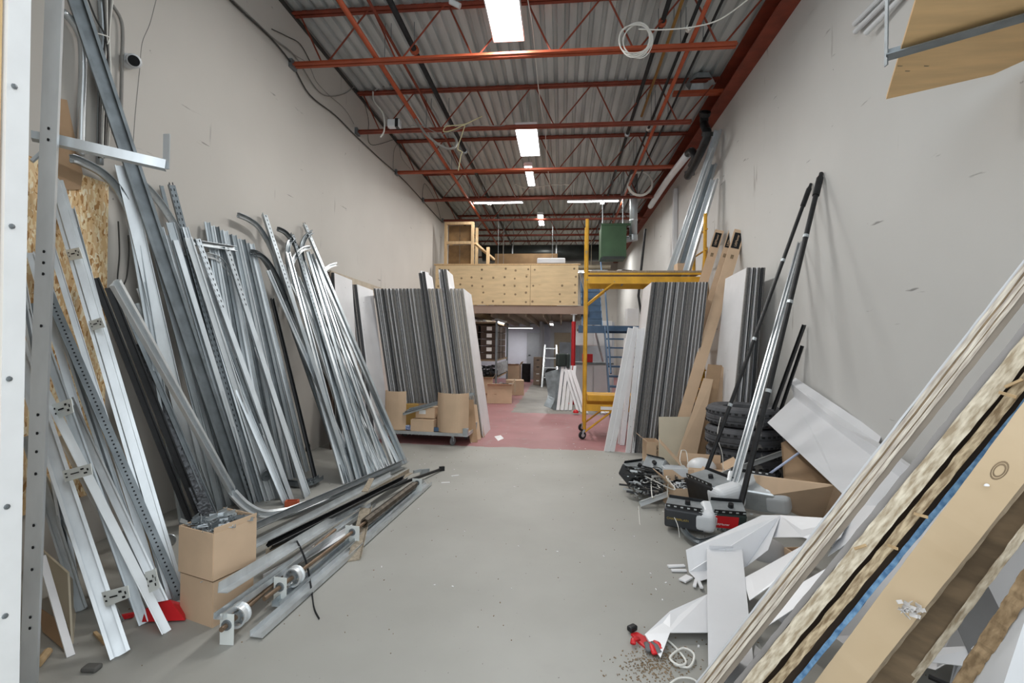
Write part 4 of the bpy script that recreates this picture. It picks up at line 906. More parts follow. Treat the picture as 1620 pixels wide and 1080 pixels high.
# ------------------------------------------------------------------ boards in the right foreground
OSE = mat('splintered_edge', 'ddd2bd', .9, 0, .2, 1, c2='a08f76', bump=.9, uv=True, stretch=(70, 14, 1))
OSE2 = mat('weathered_edge', 'd6cdbe', .9, 0, .2, 1, c2='a1958a', bump=.5, uv=True, stretch=(110, 9, 1))
struct('wall_front', MB().box((2.38, 1.335, 2.9), (.85, .17, 5.8)), WALL)
def band(label, x0, x1, y0, y1, db, dr, th, m, layers=None, rough=0, ext=.34, name='wooden_board'):
    """board whose face crosses the frame's lower edge between x0 and x1 and its right edge between y0 and y1"""
    A0, A1 = pt(x0, 1080, y=db), pt(x1, 1080, y=db); B0, B1 = pt(1620, y0, y=dr), pt(1620, y1, y=dr)
    b0, b1 = (A0+A1)/2, (B0+B1)/2; d = (b1-b0).normalized()
    px = lambda A, B: ((B-A)-d*((B-A).dot(d))).length
    wd = (px(A0, A1)+px(B0, B1))/2
    a = b0-d*(b0.z-.01)/d.z; b = b1+d*ext; n = 50; rd = random.Random(len(label))
    T = thing(name, label, 'board', V((a.x, a.y, 0)))
    vw = ((b0+b1)/2-V((0, 0, CH))).normalized(); u = d.cross(vw).normalized(); nn = u.cross(d).normalized()
    if nn.dot(vw) > 0: nn = -nn
    if u.dot(B1-B0) < 0: u = -u
    for f0, f1, mm, depth in (layers or [(0, 1, m, 0)]):
        vs = []; fs = []
        for i in range(n+1):
            c = a+(b-a)*(i/n); j = [rd.uniform(-rough, rough) for _ in range(3)]
            lo, hi = -wd/2+wd*f0+j[0], -wd/2+wd*f1+j[1]
            for uu, vv in ((lo, -depth+j[2]), (hi, -depth+j[2]), (hi, -th), (lo, -th)): vs.append(c+u*uu+nn*vv)
            if i:
                k = (i-1)*4; fs += [(k+e, k+(e+1) % 4, k+4+(e+1) % 4, k+4+e) for e in range(4)]
        fs += [(3, 2, 1, 0), tuple(range(n*4, n*4+4))]
        bo = MB().add(vs, fs).build('ply_layer' if layers else 'board_body', mm, T); me = bo.data
        ul = me.uv_layers.new(name='uv').data; o0 = ROOT[T.name]
        for lp in me.loops:
            q = me.vertices[lp.vertex_index].co+o0-a; ul[lp.index].uv = (q.dot(u)+q.dot(nn)*.7, q.dot(d))
    return T, a, b, u, nn
GSK = mat('skin_grey', '8f8a87', .6, 0, .08)
DKF = mat('dark_face', '4c3d31', .8, 0, .2)
band('topmost leaning board with a layered weathered edge, running down to the floor', 1104, 1140, 412, 476, 2.06, 1.80, .3, OSE2,
     layers=[(0, .1, SHG, .004), (.1, .3, OSE2, 0), (.3, .38, LUMD, .003), (.38, .56, OSE2, 0), (.56, .6, LUMD, .003), (.6, .76, OSE2, .001), (.76, 1, mat('brown_face', '857a6d', .7), .008)], rough=.0009)
band('second leaning board, rough splintered edge and a grey skin', 1164, 1201, 516, 574, 2.02, 1.76, .1, OSE, layers=[(0, .28, GSK, .012), (.28, 1, OSE, 0)], rough=.0018)
band('dark brown board set back between the two splintered edges', 1200, 1218, 572, 596, 2.06, 1.80, .03, DKF)
band('third board with a torn fibrous edge, below the second', 1218, 1236, 592, 616, 2.0, 1.74, .1, mat('fibre_edge', 'cbb899', .95, 0, .25, 1, c2='806b50', bump=.9, uv=True, stretch=(80, 16, 1)), rough=.0022)
band('dark brown board face above the blue edge', 1232, 1256, 612, 640, 2.03, 1.77, .03, DKF)
band('board with a narrow blue foam edge', 1254, 1264, 633, 645, 1.99, 1.73, .1, BLUT, rough=.0014)
T, a, b, u, nn = band('broad smooth tan plank with a knot, toward the right edge', 1296, 1360, 646, 752, 1.94, 1.66, .03, mat('tan_plank', 'cbb494', .55, 0, .06, 3, c2='bda583', stretch=(.6, .6, .6)), rough=.0006)
kc = b-(b-a)*.27-u*.005
MK = Matrix((u, (b-a).normalized(), nn)).transposed()
for rr in (.016, .024): MB().lathe(kc+nn*.0008, [(rr, 0), (rr+.0025, .0004), (rr+.005, 0)], 18, MK @ Matrix.Diagonal(V((.6, 1.2, 1)))).build('knot_ring', LUMD, T)
band('split edge of the ply under the broad tan plank', 1358, 1376, 750, 768, 1.96, 1.68, .03, mat('split_edge', 'b5a48c', .85, 0, .2, 1, uv=True, stretch=(60, 9, 1)), rough=.0018)
band('brown shaded plank behind the broad tan plank', 1374, 1436, 764, 834, 2.0, 1.72, .03, LUMD, rough=.0005)  # plain dark wood colour over the whole plank
band('narrow tan edge strip right of the brown plank', 1434, 1448, 832, 848, 1.95, 1.68, .06, OSE, rough=.0012)
band('torn brown edge of the white board in the lower right corner', 1508, 1536, 915, 945, 1.72, 1.5, .035, mat('torn_brown', 'a98f6e', .9, 0, .2, 1, c2='7b6448', bump=.8, uv=True, stretch=(50, 15, 1)), rough=.003, ext=.2)
o = MB().poly([pt(1530, 1090, y=1.72), pt(1640, 905, y=1.5), pt(1760, 905, y=1.45), pt(1760, 1330, y=1.6), pt(1500, 1330, y=1.72)], -.02).build('white_board', SHW); tag(o, 'white faced board filling the bottom right corner', 'board')
# splinters and plaster lumps on the boards
for i, (px, py, px2, py2, yy) in enumerate([(1580, 620, 1608, 628, 1.74), (1590, 612, 1618, 600, 1.76), (1446, 812, 1468, 818, 1.83), (1405, 862, 1420, 868, 1.84), (1352, 868, 1370, 862, 1.86)]):
    tag(MB().bar(pt(px, py, y=yy), pt(px2, py2, y=yy-.03), .009, .006).build('wood_splinter', LUM), ['large blunt splinter sticking out of the second board near the right edge', 'thin splinter just above the large blunt one', 'splinter pointing over the blue edge', 'small splinter low on the third board', 'pale splinter low on the second board'][i], 'splinter')
b = MB()
for _ in range(26):
    c = pt(1440+random.gauss(0, 9), 965+random.gauss(0, 6), y=1.78); e = Matrix.Rotation(random.random()*3, 3, 'Z') @ Matrix.Rotation(random.random()*3, 3, 'X'); b.box(c, (.022, .012, .002), e)
tag(b.build('plastic_tatter', mat('tatter', 'd9d5d2', .5)), 'shredded white plastic tatter caught on the tan plank', 'plastic', None, 'stuff')
for i, (px, py, yy) in enumerate([(1561, 768, 1.70), (1542, 828, 1.73)]):
    tag(dome('', pt(px, py, y=yy), .007, (1.2, .5, 1), None, WH, 'plaster_lump'), ['upper white plaster blot on the broad tan plank', 'lower white plaster blot on the broad tan plank'][i], 'plaster')
# knot ring
c = pt(1607, 704, y=1.9)
# ------------------------------------------------------------------ overhead plywood shelf at right
zs = 3.05
pl = thing('overhead_shelf', 'plywood sheet carried by a steel angle high on the right wall', 'shelf', pt(1402, 157, z=zs))
A, B_, C_ = pt(1402, 157, z=zs), pt(1571, 118, z=zs), pt(1625, 92, z=zs)
D_, E_ = pt(1900, -60, z=zs), pt(1409, -80, z=zs)
MB().poly([A, B_, V((XR, C_.y-.15, zs)), V((XR, 1.7, zs)), V((E_.x, 1.7, zs))], -.02).build('plywood_sheet', PLYW, pl)
a, b = pt(1402, 92, z=zs-.03), pt(1700, 6, z=zs-.03)
MB().sweep([a, b], Lprof(.075, .06, .006), (0, 0, 1)).build('angle_support', G3, pl)
MB().sweep([a+V((0, 0, -.04)), V((a.x, a.y, ZD))], [(-.012, -.003), (.012, -.003), (.012, .003), (-.012, .003)]).build('hanger_strap', G3, pl)
kn = MB()
for px, py in ((1424, 104), (1436, 112), (1466, 104)):
    c = pt(px, py, z=zs-.021); kn.add([c+V((-.015, -.004, 0)), c+V((.015, 0, 0)), c+V((.012, .008, 0)), c+V((-.01, .006, 0))], [(0, 1, 2, 3)])
kn.build('dark_scuff', LUMD, pl)['kind'] = 'stuff'
for i, (p, q) in enumerate([((1352, 38), (1402, -12)), ((1353, 50), (1412, -8)), ((1370, 52), (1420, 2))]):
    a, b = rw(*p, .04+.03*(i == 2)), rw(*q, .04); d = (b-a).normalized()
    tag(MB().tube([a, a+d*1.2], .022, 10).build('white_conduit', WHP, smooth=False), ['upper white pipe end high on the right wall', 'lower white pipe end high on the right wall', 'third white pipe behind the overhead shelf corner'][i], 'pipe')
# ------------------------------------------------------------------ rolling scaffold
SC = thing('rolling_scaffold', 'yellow rolling scaffold with a work deck, standing between aisle and right panel stack', 'scaffold', (1.2, 7.95, 0))
x0, x1, ya, yb = .38, 2.2, 7.63, 8.35
def post(x, y, z0, z1): MB().tube([(x, y, z0), (x, y, z1)], .027, 10).build('post', YEL, SC)
post(x0, ya, .16, 3.46); post(x0+.02, yb, .16, 3.5); post(x1, ya+.1, .16, 3.55); post(x1, yb, .16, 3.5)
for x in (x0+.01, x1):
    for z in [.5+.31*k for k in range(10)]:
        if x > 1 or z < .6 or z > 3.3: MB().tube([(x, ya, z), (x, yb, z)], .014, 8).build('rung', YEL, SC)
for y in (ya, yb):
    MB().box(((x0+x1)/2, y, 2.5), (x1-x0, .035, .11)).build('side_rail', YEL, SC)
    MB().box(((x0+x1)/2, y, 2.6), (x1-x0, .04, .03)).build('side_rail', YEL, SC)
    b = MB().box(((x0+x1)/2, y, .5), (x1-x0, .035, .1)).build('lower_rail', YEL, SC)
    MB().tube([(x0+.01, y, .12), (x0+.42, y, .45)], .016, 8).build('brace', YEL, SC)
    MB().tube([(x0+.01, y, 2.12), (x0+.42, y, 2.46)], .016, 8).build('brace', YEL, SC)
    MB().tube([(x1-.01, y, 2.12), (x1-.42, y, 2.46)], .016, 8).build('brace', YEL, SC)
MB().box((.75, ya-.02, .5), (.25, .004, .05)).build('printed_label', PLATE, SC)
MB().box(((x0+x1)/2, (ya+yb)/2, .64), (x1-x0-.1, .5, .09)).build('lower_platform', YEL, SC)
dk = MB().box(((x0+x1)/2, (ya+yb)/2, 2.645), (x1-x0-.05, .62, .03)).build('work_deck', LUMG, SC)
for x, y in ((x0, ya), (x0+.02, yb), (x1, ya+.1), (x1, yb)):
    M = Matrix.Rotation(R(90), 3, 'X') @ Matrix.Rotation(.5, 3, 'Y')
    c = MB().lathe((x-.03, y, .065), [(0, -.018), (.055, -.018), (.064, -.01), (.064, .01), (.055, .018), (0, .018)], 18, M).build('caster', BLKR, SC)
    MB().lathe((x-.03, y, .065), [(0, -.022), (.03, -.022), (.03, .022), (0, .022)], 12, M).build('hub', G1, c)
    MB().bar((x-.045, y-.02, .06), (x, y-.02, .15), .03, .006, (0, 1, 0)).bar((x-.03, y+.02, .06), (x, y+.02, .15), .03, .006, (0, 1, 0)).tube([(x, y, .13), (x, y, .19)], .02, 8).build('caster_fork', G2, c)
for i, x in enumerate((.6, 1.0, 1.05)): tag(bevel(MB().box((x, 7.9, 2.68), (.25, .12, .03), .2*i).build('deck_tool', [G2, PLATE, DRK][i])), ['flat metal tool lying on the scaffold deck at left', 'pale flat packet lying on the scaffold deck', 'dark strip lying on the scaffold deck in the middle'][i], 'tool')
o = carton('small carton standing beyond the far end of the scaffold deck', (1.95, 8.1, 2.665), (.2, .18, .16), .1, lid=True)

# ------------------------------------------------------------------ flat dolly with cartons
dz = V((-1.95, 7.12, 0)); dyaw = -.06; DM = Matrix.Rotation(dyaw, 3, 'Z')
D = thing('flat_dolly', 'low metal framed dolly loaded with cartons, before the left panel stack', 'dolly', dz)
def dp(x, y, z): return dz+DM @ V((x, y, z))
MB().box(dp(0, 0, .17), (1.25, .55, .02), DM).build('platform', LUM, D)
for y in (-.29, .29): MB().box(dp(0, y, .165), (1.3, .02, .045), DM).build('frame_rail', G1, D)
for x in (-.64, .64): MB().box(dp(x, 0, .165), (.02, .58, .045), DM).build('frame_rail', G1, D)
for x in (-.62, .62):
    for y in (-.28, .28): MB().box(dp(x, y, .21), (.07, .07, .1), DM).build('corner_bracket', G2, D)
for x, y in ((.42, -.24), (-.5, -.22), (.5, .24), (-.5, .24)):
    M = Matrix.Rotation(R(90), 3, 'Y') @ Matrix.Rotation(.4, 3, 'X')
    c = MB().lathe(dp(x, y, .062), [(0, -.016), (.05, -.016), (.062, -.008), (.062, .008), (.05, .016), (0, .016)], 18, M).build('caster', mat('grey_tyre', '6f7174', .7), D)
    MB().bar(dp(x, y, .06), dp(x, y, .15), .035, .045, (0, 1, 0)).build('caster_fork', G2, c)
tag(MB().sweep(arc([dp(-.66, -.1, .2), dp(-.6, -.28, .2), dp(-.4, -.3, .2), dp(-.3, -.24, .2)], 6), [(-.003, 0), (.003, 0), (.003, -.56), (-.003, -.56)], (0, 0, -1)).build('curled_cardboard', CB), 'tall curled cardboard roll at the left end of the dolly', 'cardboard')
tag(MB().sweep(arc([dp(.18, -.22, .2), dp(.3, -.33, .2), dp(.52, -.34, .2), dp(.64, -.2, .2)], 6), [(-.003, 0), (.003, 0), (.003, -.56), (-.003, -.56)], (0, 0, -1)).build('curled_cardboard', CB), 'broad curved cardboard sheet at the right end of the dolly', 'cardboard')
carton('closed kraft carton with a white label in the middle of the dolly', dp(-.04, -.12, .185), (.34, .3, .17), dyaw, lid=True, m=CB)
t = carton('smaller kraft carton with a white shipping label, stacked on the dolly', dp(-.02, -.08, .37), (.28, .24, .15), dyaw, lid=True)
MB().box(dp(-.06, -.205, .46), (.1, .003, .06), DM).build('shipping_label', PLATE, t)
carton('open cardboard tray at the back of the dolly', dp(.0, .16, .185), (.8, .2, .34), dyaw, m=CB2)
carton('small dark striped carton beside the middle cartons on the dolly', dp(.2, -.1, .185), (.12, .14, .24), .3, lid=True, tape=True)
carton('narrow yellowish carton left on the dolly', dp(-.3, .0, .185), (.18, .1, .36), .3, lid=True, m=mat('yellow_card', 'b08d4c', .8, 0, .1))
tag(bevel(MB().box(dp(-.24, -.22, .225), (.14, .06, .07), DM).build('blue_white_bag', mat('blue_white', 'b9c2d6', .5, 0, .2, 30, c2='3d5c99')), .012, 2), 'small blue and white packet at the front left of the dolly', 'packet')
tag(bevel(MB().box(dp(.17, -.24, .22), (.08, .05, .06), DM).build('blue_packet', BLU), .01, 2), 'small dark blue packet beside the curved cardboard', 'packet')
for i in range(4):
    a = dp(-.32+.02*i, -.3+.03*i, .42+.02*i); b = dp(.62+.02*i, -.02, .72-.0*i)
    tag(MB().sweep([a, b], Cprof(.04, .025), (0, -.4, 1)).build('short_track', [G2, G3, G1, G2][i]), ['front grey track piece slanting across the dolly cartons', 'second grey track piece slanting across the dolly', 'third bright track piece slanting across the dolly', 'rear grey track piece slanting across the dolly'][i], 'track', 'tracks across the dolly')
for i in range(3):
    a = fl(744+i*6, 700-i*4); tag(MB().plate(a, a+V((.1, .05, 0)), a+V((.0, .2, .62-.1*i)), a+V((-.14, .15, .62-.1*i)), .008).build('flat_cardboard', CB if i % 2 else CB2), ['front flat cardboard leaning right of the dolly', 'middle flat cardboard leaning right of the dolly', 'rear flat cardboard leaning right of the dolly'][i], 'cardboard')
tag(MB().poly([fl(782, 690, .004), fl(792, 688, .02), fl(797, 693, .004), fl(788, 697, .004)], .003).build('paper_scrap', WH), 'crumpled white paper on red floor by the outermost left panel', 'scrap')

# ------------------------------------------------------------------ under the mezzanine
t = thing('red_post', 'bright red adjustable steel post holding up the mezzanine corner', 'post', fl(906, 640))
pb = fl(906, 640); pb.y = 12.05; pb.x = .3
MB().tube([(pb.x, pb.y, 0), (pb.x, pb.y, 2.05)], .055, 12).build('outer_tube', REDP, t); MB().tube([(pb.x, pb.y, 2.05), (pb.x, pb.y, 2.22)], .035, 10).build('screw_top', G1, t)
MB().box((pb.x, pb.y, 2.225), (.16, .16, .015)).build('top_plate', WH, t); MB().box((pb.x, pb.y, .01), (.2, .2, .02)).build('foot_plate', REDP, t)
t = thing('box_shelf', 'shelving filled with dark brown boxes under the mezzanine at left', 'shelf', (-2.6, 13.4, 0))
rx0, rx1, ry = -3.2, -1.72, 12.7
for x in (rx0, rx1):
    for y in (ry, ry+2.6): MB().box((x, y, 1.05), (.05, .05, 2.1)).build('upright', G3, t)
for z in (.55, 1.02, 2.02): MB().box(((rx0+rx1)/2, ry+1.3, z), (rx1-rx0, 2.6, .04)).build('shelf_board', LUMD, t)
n = 0
for iy in range(3):
    for iz in range(5):
        for ix in range(2 if iy == 0 else 1):
            x = rx1-.22-ix*.5; y = ry+.32+iy*.75; z = 1.04+iz*.185
            q = tag(MB().box((x, y, z+.088), (.42, .6, .172)).build('brown_box', BRN), f'dark brown box in the {["front", "middle", "rear"][iy]} {["aisle", "wall"][ix]} side column of the shelf, {ORDW[iz]} from its bottom', 'box', 'brown boxes on the shelf')
            MB().box((x+.02, y-.303, z+.09), (.14, .004, .1)).build('box_label', PLATE, q); n += 1
b = MB()
for _ in range(160): b.box((random.uniform(rx0, rx1), ry+random.uniform(0, .5), .6+random.random()*.28), (random.uniform(.03, .12), .06, random.uniform(.02, .07)), random.random()*3)
tag(b.build('shelf_clutter', DRK), 'dark jumble of hardware on the lower shelf board', 'hardware', None, 'stuff')
tag(MB().poly([(rx1+.03, ry+.0, .95), (rx1+.03, ry+2.4, .95), (rx1+.05, ry+2.4, .62), (rx1+.05, ry, .62)], .004).build('plastic_curtain', mat('clear_film', 'a9abad', .2, .1, .2, 12)), 'shiny plastic film hanging at the aisle side of the shelf', 'plastic film')
for i in range(6):
    x = -3.0+.24*i; tag(MB().bar((x, 12.6, 2.08), (x+.15, 14.2, 2.12), .08, .04, (0, 0, 1)).build('stored_strip', [SHW, G2, WH][i % 3]), f'{ORDW[i]} pale strip from the left lying on top of the box shelves', 'strip', 'strips on top of the shelves')
for i, (px, py, wd, dd, hh, lb) in enumerate([(788, 638, .6, .5, .45, 'big open kraft carton on the red floor before the shelves'), (779, 637, .3, .3, .2, 'small kraft carton in front of the big open one'), (813, 625, .5, .45, .42, 'closed kraft carton on the floor right of the shelves'), (812, 608, .45, .4, .7, 'tall carton stack with open top behind the closed kraft carton'), (768, 632, .3, .4, .55, 'kraft carton beside the outermost left panel')]):
    f = fl(px, py); carton(lb, f+V((0, dd/2, 0)), (wd, dd, hh), .12*(-1)**i, lid=i in (2,), flaps=() if i == 2 else ((1, .6, .15), (0, 1.2, .12)), fill=None if i in (2, 4) else scrap(20, (G1, DRK, PLATE), .85, .14), tape=i == 2)
t = thing('file_cabinet', 'narrow brown drawer cabinet beside the grey door', 'cabinet', (-.83, 17.45, 0))
cx, cy = fl(851, 608).x, 17.2
MB().box((cx, cy+.25, .5), (.32, .5, 1.0)).build('cabinet_body', mat('taupe', '8a7666', .6), t)
for k in range(4): b = MB().box((cx, cy-.01, .13+k*.245), (.28, .02, .22)).build('drawer', mat('taupe', '8a7666', .6), t); MB().box((cx, cy-.03, .16+k*.245), (.1, .02, .03)).build('handle', PLATE if k < 2 else BLK, b)
ROOT_fix = None
def door(name, label, px0, px1, ptop, y, m, yaw=0, x=None, z0=0):
    a, b = pt(px0, ptop, y=y), pt(px1, ptop, y=y); T = thing(name, label, 'door', V(((a.x+b.x)/2, y, z0)))
    if name.startswith('door_'): T['kind'] = 'structure'; del T['category']
    cxx = (a.x+b.x)/2; MB().box((cxx, y, (a.z+z0)/2), (b.x-a.x, .045, a.z-z0)).build('door_leaf', m, T)
    MB().tube([(a.x+.07, y-.05, 1.0), (a.x+.15, y-.05, 1.0)], .015, 8).build('handle', BLK, T); return T
door('door_1', 'plain grey door in the white far wall under the mezzanine', 834, 857, 526, 19.9, mat('grey_door_paint', '8f9297', .5, 0, .03))
door('door_2', 'beige door in the pale inner wall under the mezzanine', 877, 903, 526, 17.6, mat('beige_door_paint', 'a2957f', .5, 0, .03))
door('worn_metal_board', 'worn grey door leaf leaning in front of the beige door', 885, 917, 541, 17.0, mat('worn_grey', '7c828a', .6, .1, .2, 3))
t = thing('step_ladder', 'grey aluminium step ladder before the grey inner wall', 'ladder', (-.35, 16.6, 0))
lx0, lx1 = fl(858, 610).x, fl(883, 610).x; ly = 16.4
for s, x in ((1, lx0), (-1, lx1)):
    MB().bar((x, ly, 0), (x+s*.08, ly+.35, 1.45), .05, .025, (0, 1, 0)).build('side_rail', G1, t)
    MB().bar((x+s*.04, ly+.75, 0), (x+s*.1, ly+.38, 1.35), .03, .02, (0, 1, 0)).build('rear_leg', G1, t)
for k in range(4): MB().box(((lx0+lx1)/2, ly+.09+k*.085, .33+k*.33), (lx1-lx0-.06-.03*k, .09, .035)).build('tread', G1, t)
for i, (px, py, r_) in enumerate([(868, 607, .16), (872, 600, .2)]):
    c = pt(px, py-18, y=16.9); tag(MB().lathe((c.x, c.y, .3+.15*i), [(0, .02), (r_, .02), (r_*1.05, -.04), (r_*.9, -.16)], 20, Matrix.Rotation(R(80), 3, 'X')).build('black_hoop', BLKR), ['black round tub seen through the step ladder, lower', 'black round tub seen through the step ladder, upper'][i], 'tub')
tag(MB().box((fl(829, 607).x, 18.6, .35), (.32, .3, .7)).build('waste_bin', BLKR), 'black waste bin by the white far wall', 'bin')
# leaning white sections and mats at the aisle middle right
for i in range(4):
    a = fl(880+i*6.5, 649); tag(MB().plate(a, a+V((.07, 0, 0)), a+V((.17, .35, .98)), a+V((.1, .35, .98)), .04).build('white_batten', WH), f'{ORDW[i]} white slat from the left in the row leaning near the red post', 'slat', 'white slats by the red post')
for i in range(3):
    a = fl(905+i*6, 650+i*2); tag(MB().plate(a+V((.1, 0, 0)), a+V((.18, 0, 0)), a+V((-.12, .35, .9)), a+V((-.2, .35, .9)), .04).build('white_batten', WH), f'{ORDW[i]} white slat leaning left, right of the red post', 'slat', 'white slats right of the red post')
for i in range(6):
    a = fl(940+i*6.5, 655-i*.5); tag(MB().plate(a+V((.16, 0, 0)), a+V((.24, 0, 0)), a+V((-.06, .6, .35)), a+V((-.14, .6, .35)), .04).build('white_batten', WH), f'{ORDW[i]} short white slat from the left seen behind the scaffold brace', 'slat', 'short slats behind the scaffold')
c = fl(871, 648); tag(MB().sweep(arc([c+V((0, 0, .02)), c+V((.1, .12, .3)), c+V((.04, .25, .7)), c+V((.0, .3, .85))], 5), [(-.17, 0), (0, .04), (.17, 0), (.17, .012), (0, .05), (-.17, .012)], (0, -1, .1)).build('rolled_mat', G3), 'curled grey mat leaning left of the white slats', 'mat')
tag(dome('', fl(911, 652, .05), .06, (1, 1, 1), None, RED, 'red_ball'), 'small red rubber ball beside the red post', 'ball')
tag(bevel(MB().box((.0, 11.12, 1.12), (.22, .16, .3), .3).box((.16, 11.1, 1.1), (.07, .14, .34), .1).build('green_black_bag', mat('green_black', '2f3b38', .5, .1, .1)), .03, 2), 'dark bag hanging beside the red post over white slats', 'bag')
o = bpy.data.objects['green_black_bag']; 
# white cabinets behind the scaffold
t = thing('white_cabinet', 'white base cabinets with a worktop behind the scaffold', 'cabinet', (.95, 14.5, 0))
MB().box((.95, 14.6, .45), (1.1, .6, .9)).build('cabinet_body', WH, t)
for x in (.68, 1.22): MB().box((x, 14.28, .45), (.5, .02, .84)).build('door', SHW, t)
MB().box((.95, 14.58, .93), (1.16, .66, .05)).build('worktop', G3, t)
t = thing('wall_cupboard', 'white wall cupboards above the base cabinets', 'cupboard', (.95, 14.7, 1.45))
MB().box((.95, 14.75, 1.82), (1.1, .35, .75)).build('cupboard_body', WH, t)
for x in (.68, 1.22): MB().box((x, 14.565, 1.82), (.52, .02, .72)).build('door', WHP, t)
tag(MB().box((.78, 14.45, 1.08), (.3, .2, .24)).build('red_canister', RED), 'red and black box on the worktop behind the scaffold', 'canister')
tag(MB().tube([pt(918, 430, y=11.5), fl(969, 617)+V((0, 1.0, 0))], .035, 8).build('steel_prop', G1), 'long pale steel pole slanting behind the scaffold post', 'pole')

# blue grey stair
st = thing('steel_stair', 'blue grey steel stair with open treads and landing, right of the mezzanine', 'stair', (1.5, 11, 0))
SX0, SX1, YB, YT, ZL = 1.02, 1.95, 9.9, 11.6, 1.85
for x in (SX0, SX1): MB().bar((x, YB, .0), (x, YT, ZL), .24, .02, (1, 0, 0)).build('stringer', BLU, st)
for k in range(9): MB().box(((SX0+SX1)/2, YB+.1+k*.185, .2+k*.203), (SX1-SX0, .24, .035)).build('tread', BLU, st)
MB().box(((.4+2.3)/2, YT+.55, ZL), (1.9, 1.1, .05)).build('landing', LUMD, st)
MB().box(((.4+2.3)/2, YT, ZL), (1.9, .03, .18)).build('landing_edge', BLU, st)
for x in (.5, .98): MB().bar((x, YT+.2, ZL), (x, YT+1.6, ZL+1.35), .22, .02, (1, 0, 0)).build('stringer', BLU, st)
for k in range(7): MB().box((.74, YT+.3+k*.19, ZL+.2+k*.185), (.48, .02, .17)).box((.74, YT+.38+k*.19, ZL+.28+k*.185), (.48, .2, .03)).build('tread', BLU, st)
for x, yz in ((SX0, ((YB+.1, .9), (YT, ZL+.95))), (1.0, ((YT+.2, ZL+.9), (YT+1.6, ZL+2.2)))): MB().tube([(x, a, b) for a, b in yz], .02, 8).build('handrail', BLU, st)
for x in (SX1+.02, 2.3): MB().box((x, YT+.05, ZL/2), (.06, .06, ZL)).build('landing_leg', BLU, st)
tag(MB().box((2.25, 10.9, 1.5), (.35, .3, .3)).build('dark_blue_bin', BLU), 'dark blue bin beside the stair landing at right', 'bin')
o = carton('white carton with red marks standing on the stair landing', (1.72, YT+.5, ZL+.03), (.26, .25, .5), .1, m=WH, lid=True)

# on the mezzanine and beyond
t = thing('crate_frame', 'tall timber frame crate with plywood panes on the mezzanine at left', 'crate', (-2.62, 12.5, 2.42))
for x in (-3.0, -2.3):
    for y in (12.15, 12.75): MB().box((x, y, 3.5), (.07, .07, 2.15)).build('frame_post', LUM, t)
for z in (3.42, 4.05, 4.55): MB().box((-2.65, 12.15, z), (.75, .06, .07)).build('frame_rail', LUM, t)
for z, h in ((3.73, .55), (4.3, .42)):
    for x in (-2.8, -2.5): MB().box((x, 12.22, z), (.29, .015, h)).build('plywood_pane', mat('old_ply', '80633f', .8, 0, .3, 3), t)
MB().bar((-2.25, 12.2, 4.05), (-1.85, 12.9, 3.75), .07, .05, (0, 0, 1)).build('frame_rail', LUM, t)
tag(MB().box((-1.95, 12.5, 3.2), (.08, .08, 1.6)).build('timber_post', LUM), 'single timber post right of the crate frame', 'post')
tag(MB().box((-1.1, 14.5, 3.3), (1.9, .03, 1.8)).build('brown_partition', mat('old_ply2', '7d6242', .8, 0, .2, 2)), 'dark plywood partition behind the guard boards', 'partition')
tag(bevel(MB().box((-.28, 12.1, 3.55), (.7, .3, .14)).build('grey_fixture', SHG), .02), 'grey metal light housing lying on the guard wall', 'housing')
tag(MB().box((.15, 12.2, 3.49), (.5, .2, .03)).build('thin_strip', PLATE), 'thin white strip on the guard wall beside the grey housing', 'strip')
t = thing('round_duct', 'big dark round duct crossing the hall above the mezzanine', 'duct', (-.3, 15.6, 4.3))
MB().tube([(-2.6, 15.6, 4.42), (1.5, 15.6, 4.42)], .27, 20).build('duct_body', DUCT, t, smooth=True)
for x in (-1.6, -.2, 1.2): MB().tube([(x-.02, 15.6, 4.42), (x+.02, 15.6, 4.42)], .285, 20).build('duct_band', G1, t); MB().tube([(x, 15.6, 4.6), (x, 15.6, ZD)], .012, 6).build('hanger_rod', G2, t)
tag(MB().tube([(-2.6, 15.3, 3.92), (1.5, 15.3, 3.92)], .07, 10).tube([(-1.9, 15.3, 3.9), (-1.9, 15.3, ZD)], .01, 5).tube([(.9, 15.3, 3.9), (.9, 15.3, ZD)], .01, 5).build('tan_pipe', mat('tan_pipe', 'a39a86', .5)), 'pale pipe running below the big dark duct', 'pipe')
t = thing('furnace_unit', 'dark green hanging unit heater above the scaffold', 'heater', (1.25, 11.2, 3.1))
gx0, gx1 = pt(951, 380, y=11).x, pt(991, 380, y=11).x
MB().box(((gx0+gx1)/2, 11.3, 3.82), (gx1-gx0, .6, .72)).build('heater_cabinet', GRN, t)
MB().box(((gx0+gx1)/2, 10.99, 3.45), (gx1-gx0-.06, .02, .06)).build('louver', DUCT, t); MB().tube([(gx0, 11.1, 4.22), (gx1+.1, 11.1, 4.22)], .03, 8).build('top_pipe', GRN, t)
for x in (gx0+.05, gx1-.05): MB().tube([(x, 11.3, 4.1), (x, 11.3, ZD)], .012, 6).build('hanger_rod', G2, t)
t = thing('flue_pipe', 'galvanised flue pipe rising beside the green heater', 'flue', (1.72, 11.3, 4))
fx = pt(1002, 350, y=11.3).x
MB().tube([(fx, 11.3, 3.95), (fx, 11.3, ZD)], .09, 16).build('flue_tube', G2, t, smooth=True); MB().tube([(fx, 11.3, 3.9), (fx, 11.3, 4.02)], .1, 16).tube([(fx-.02, 11.3, 3.95), (fx-.25, 11.3, 3.9)], .07, 12).build('elbow', G2, t)
for z in (4.35, 4.9): MB().tube([(fx, 11.3, z), (fx, 11.3, z+.03)], .096, 16).build('band', G1, t)
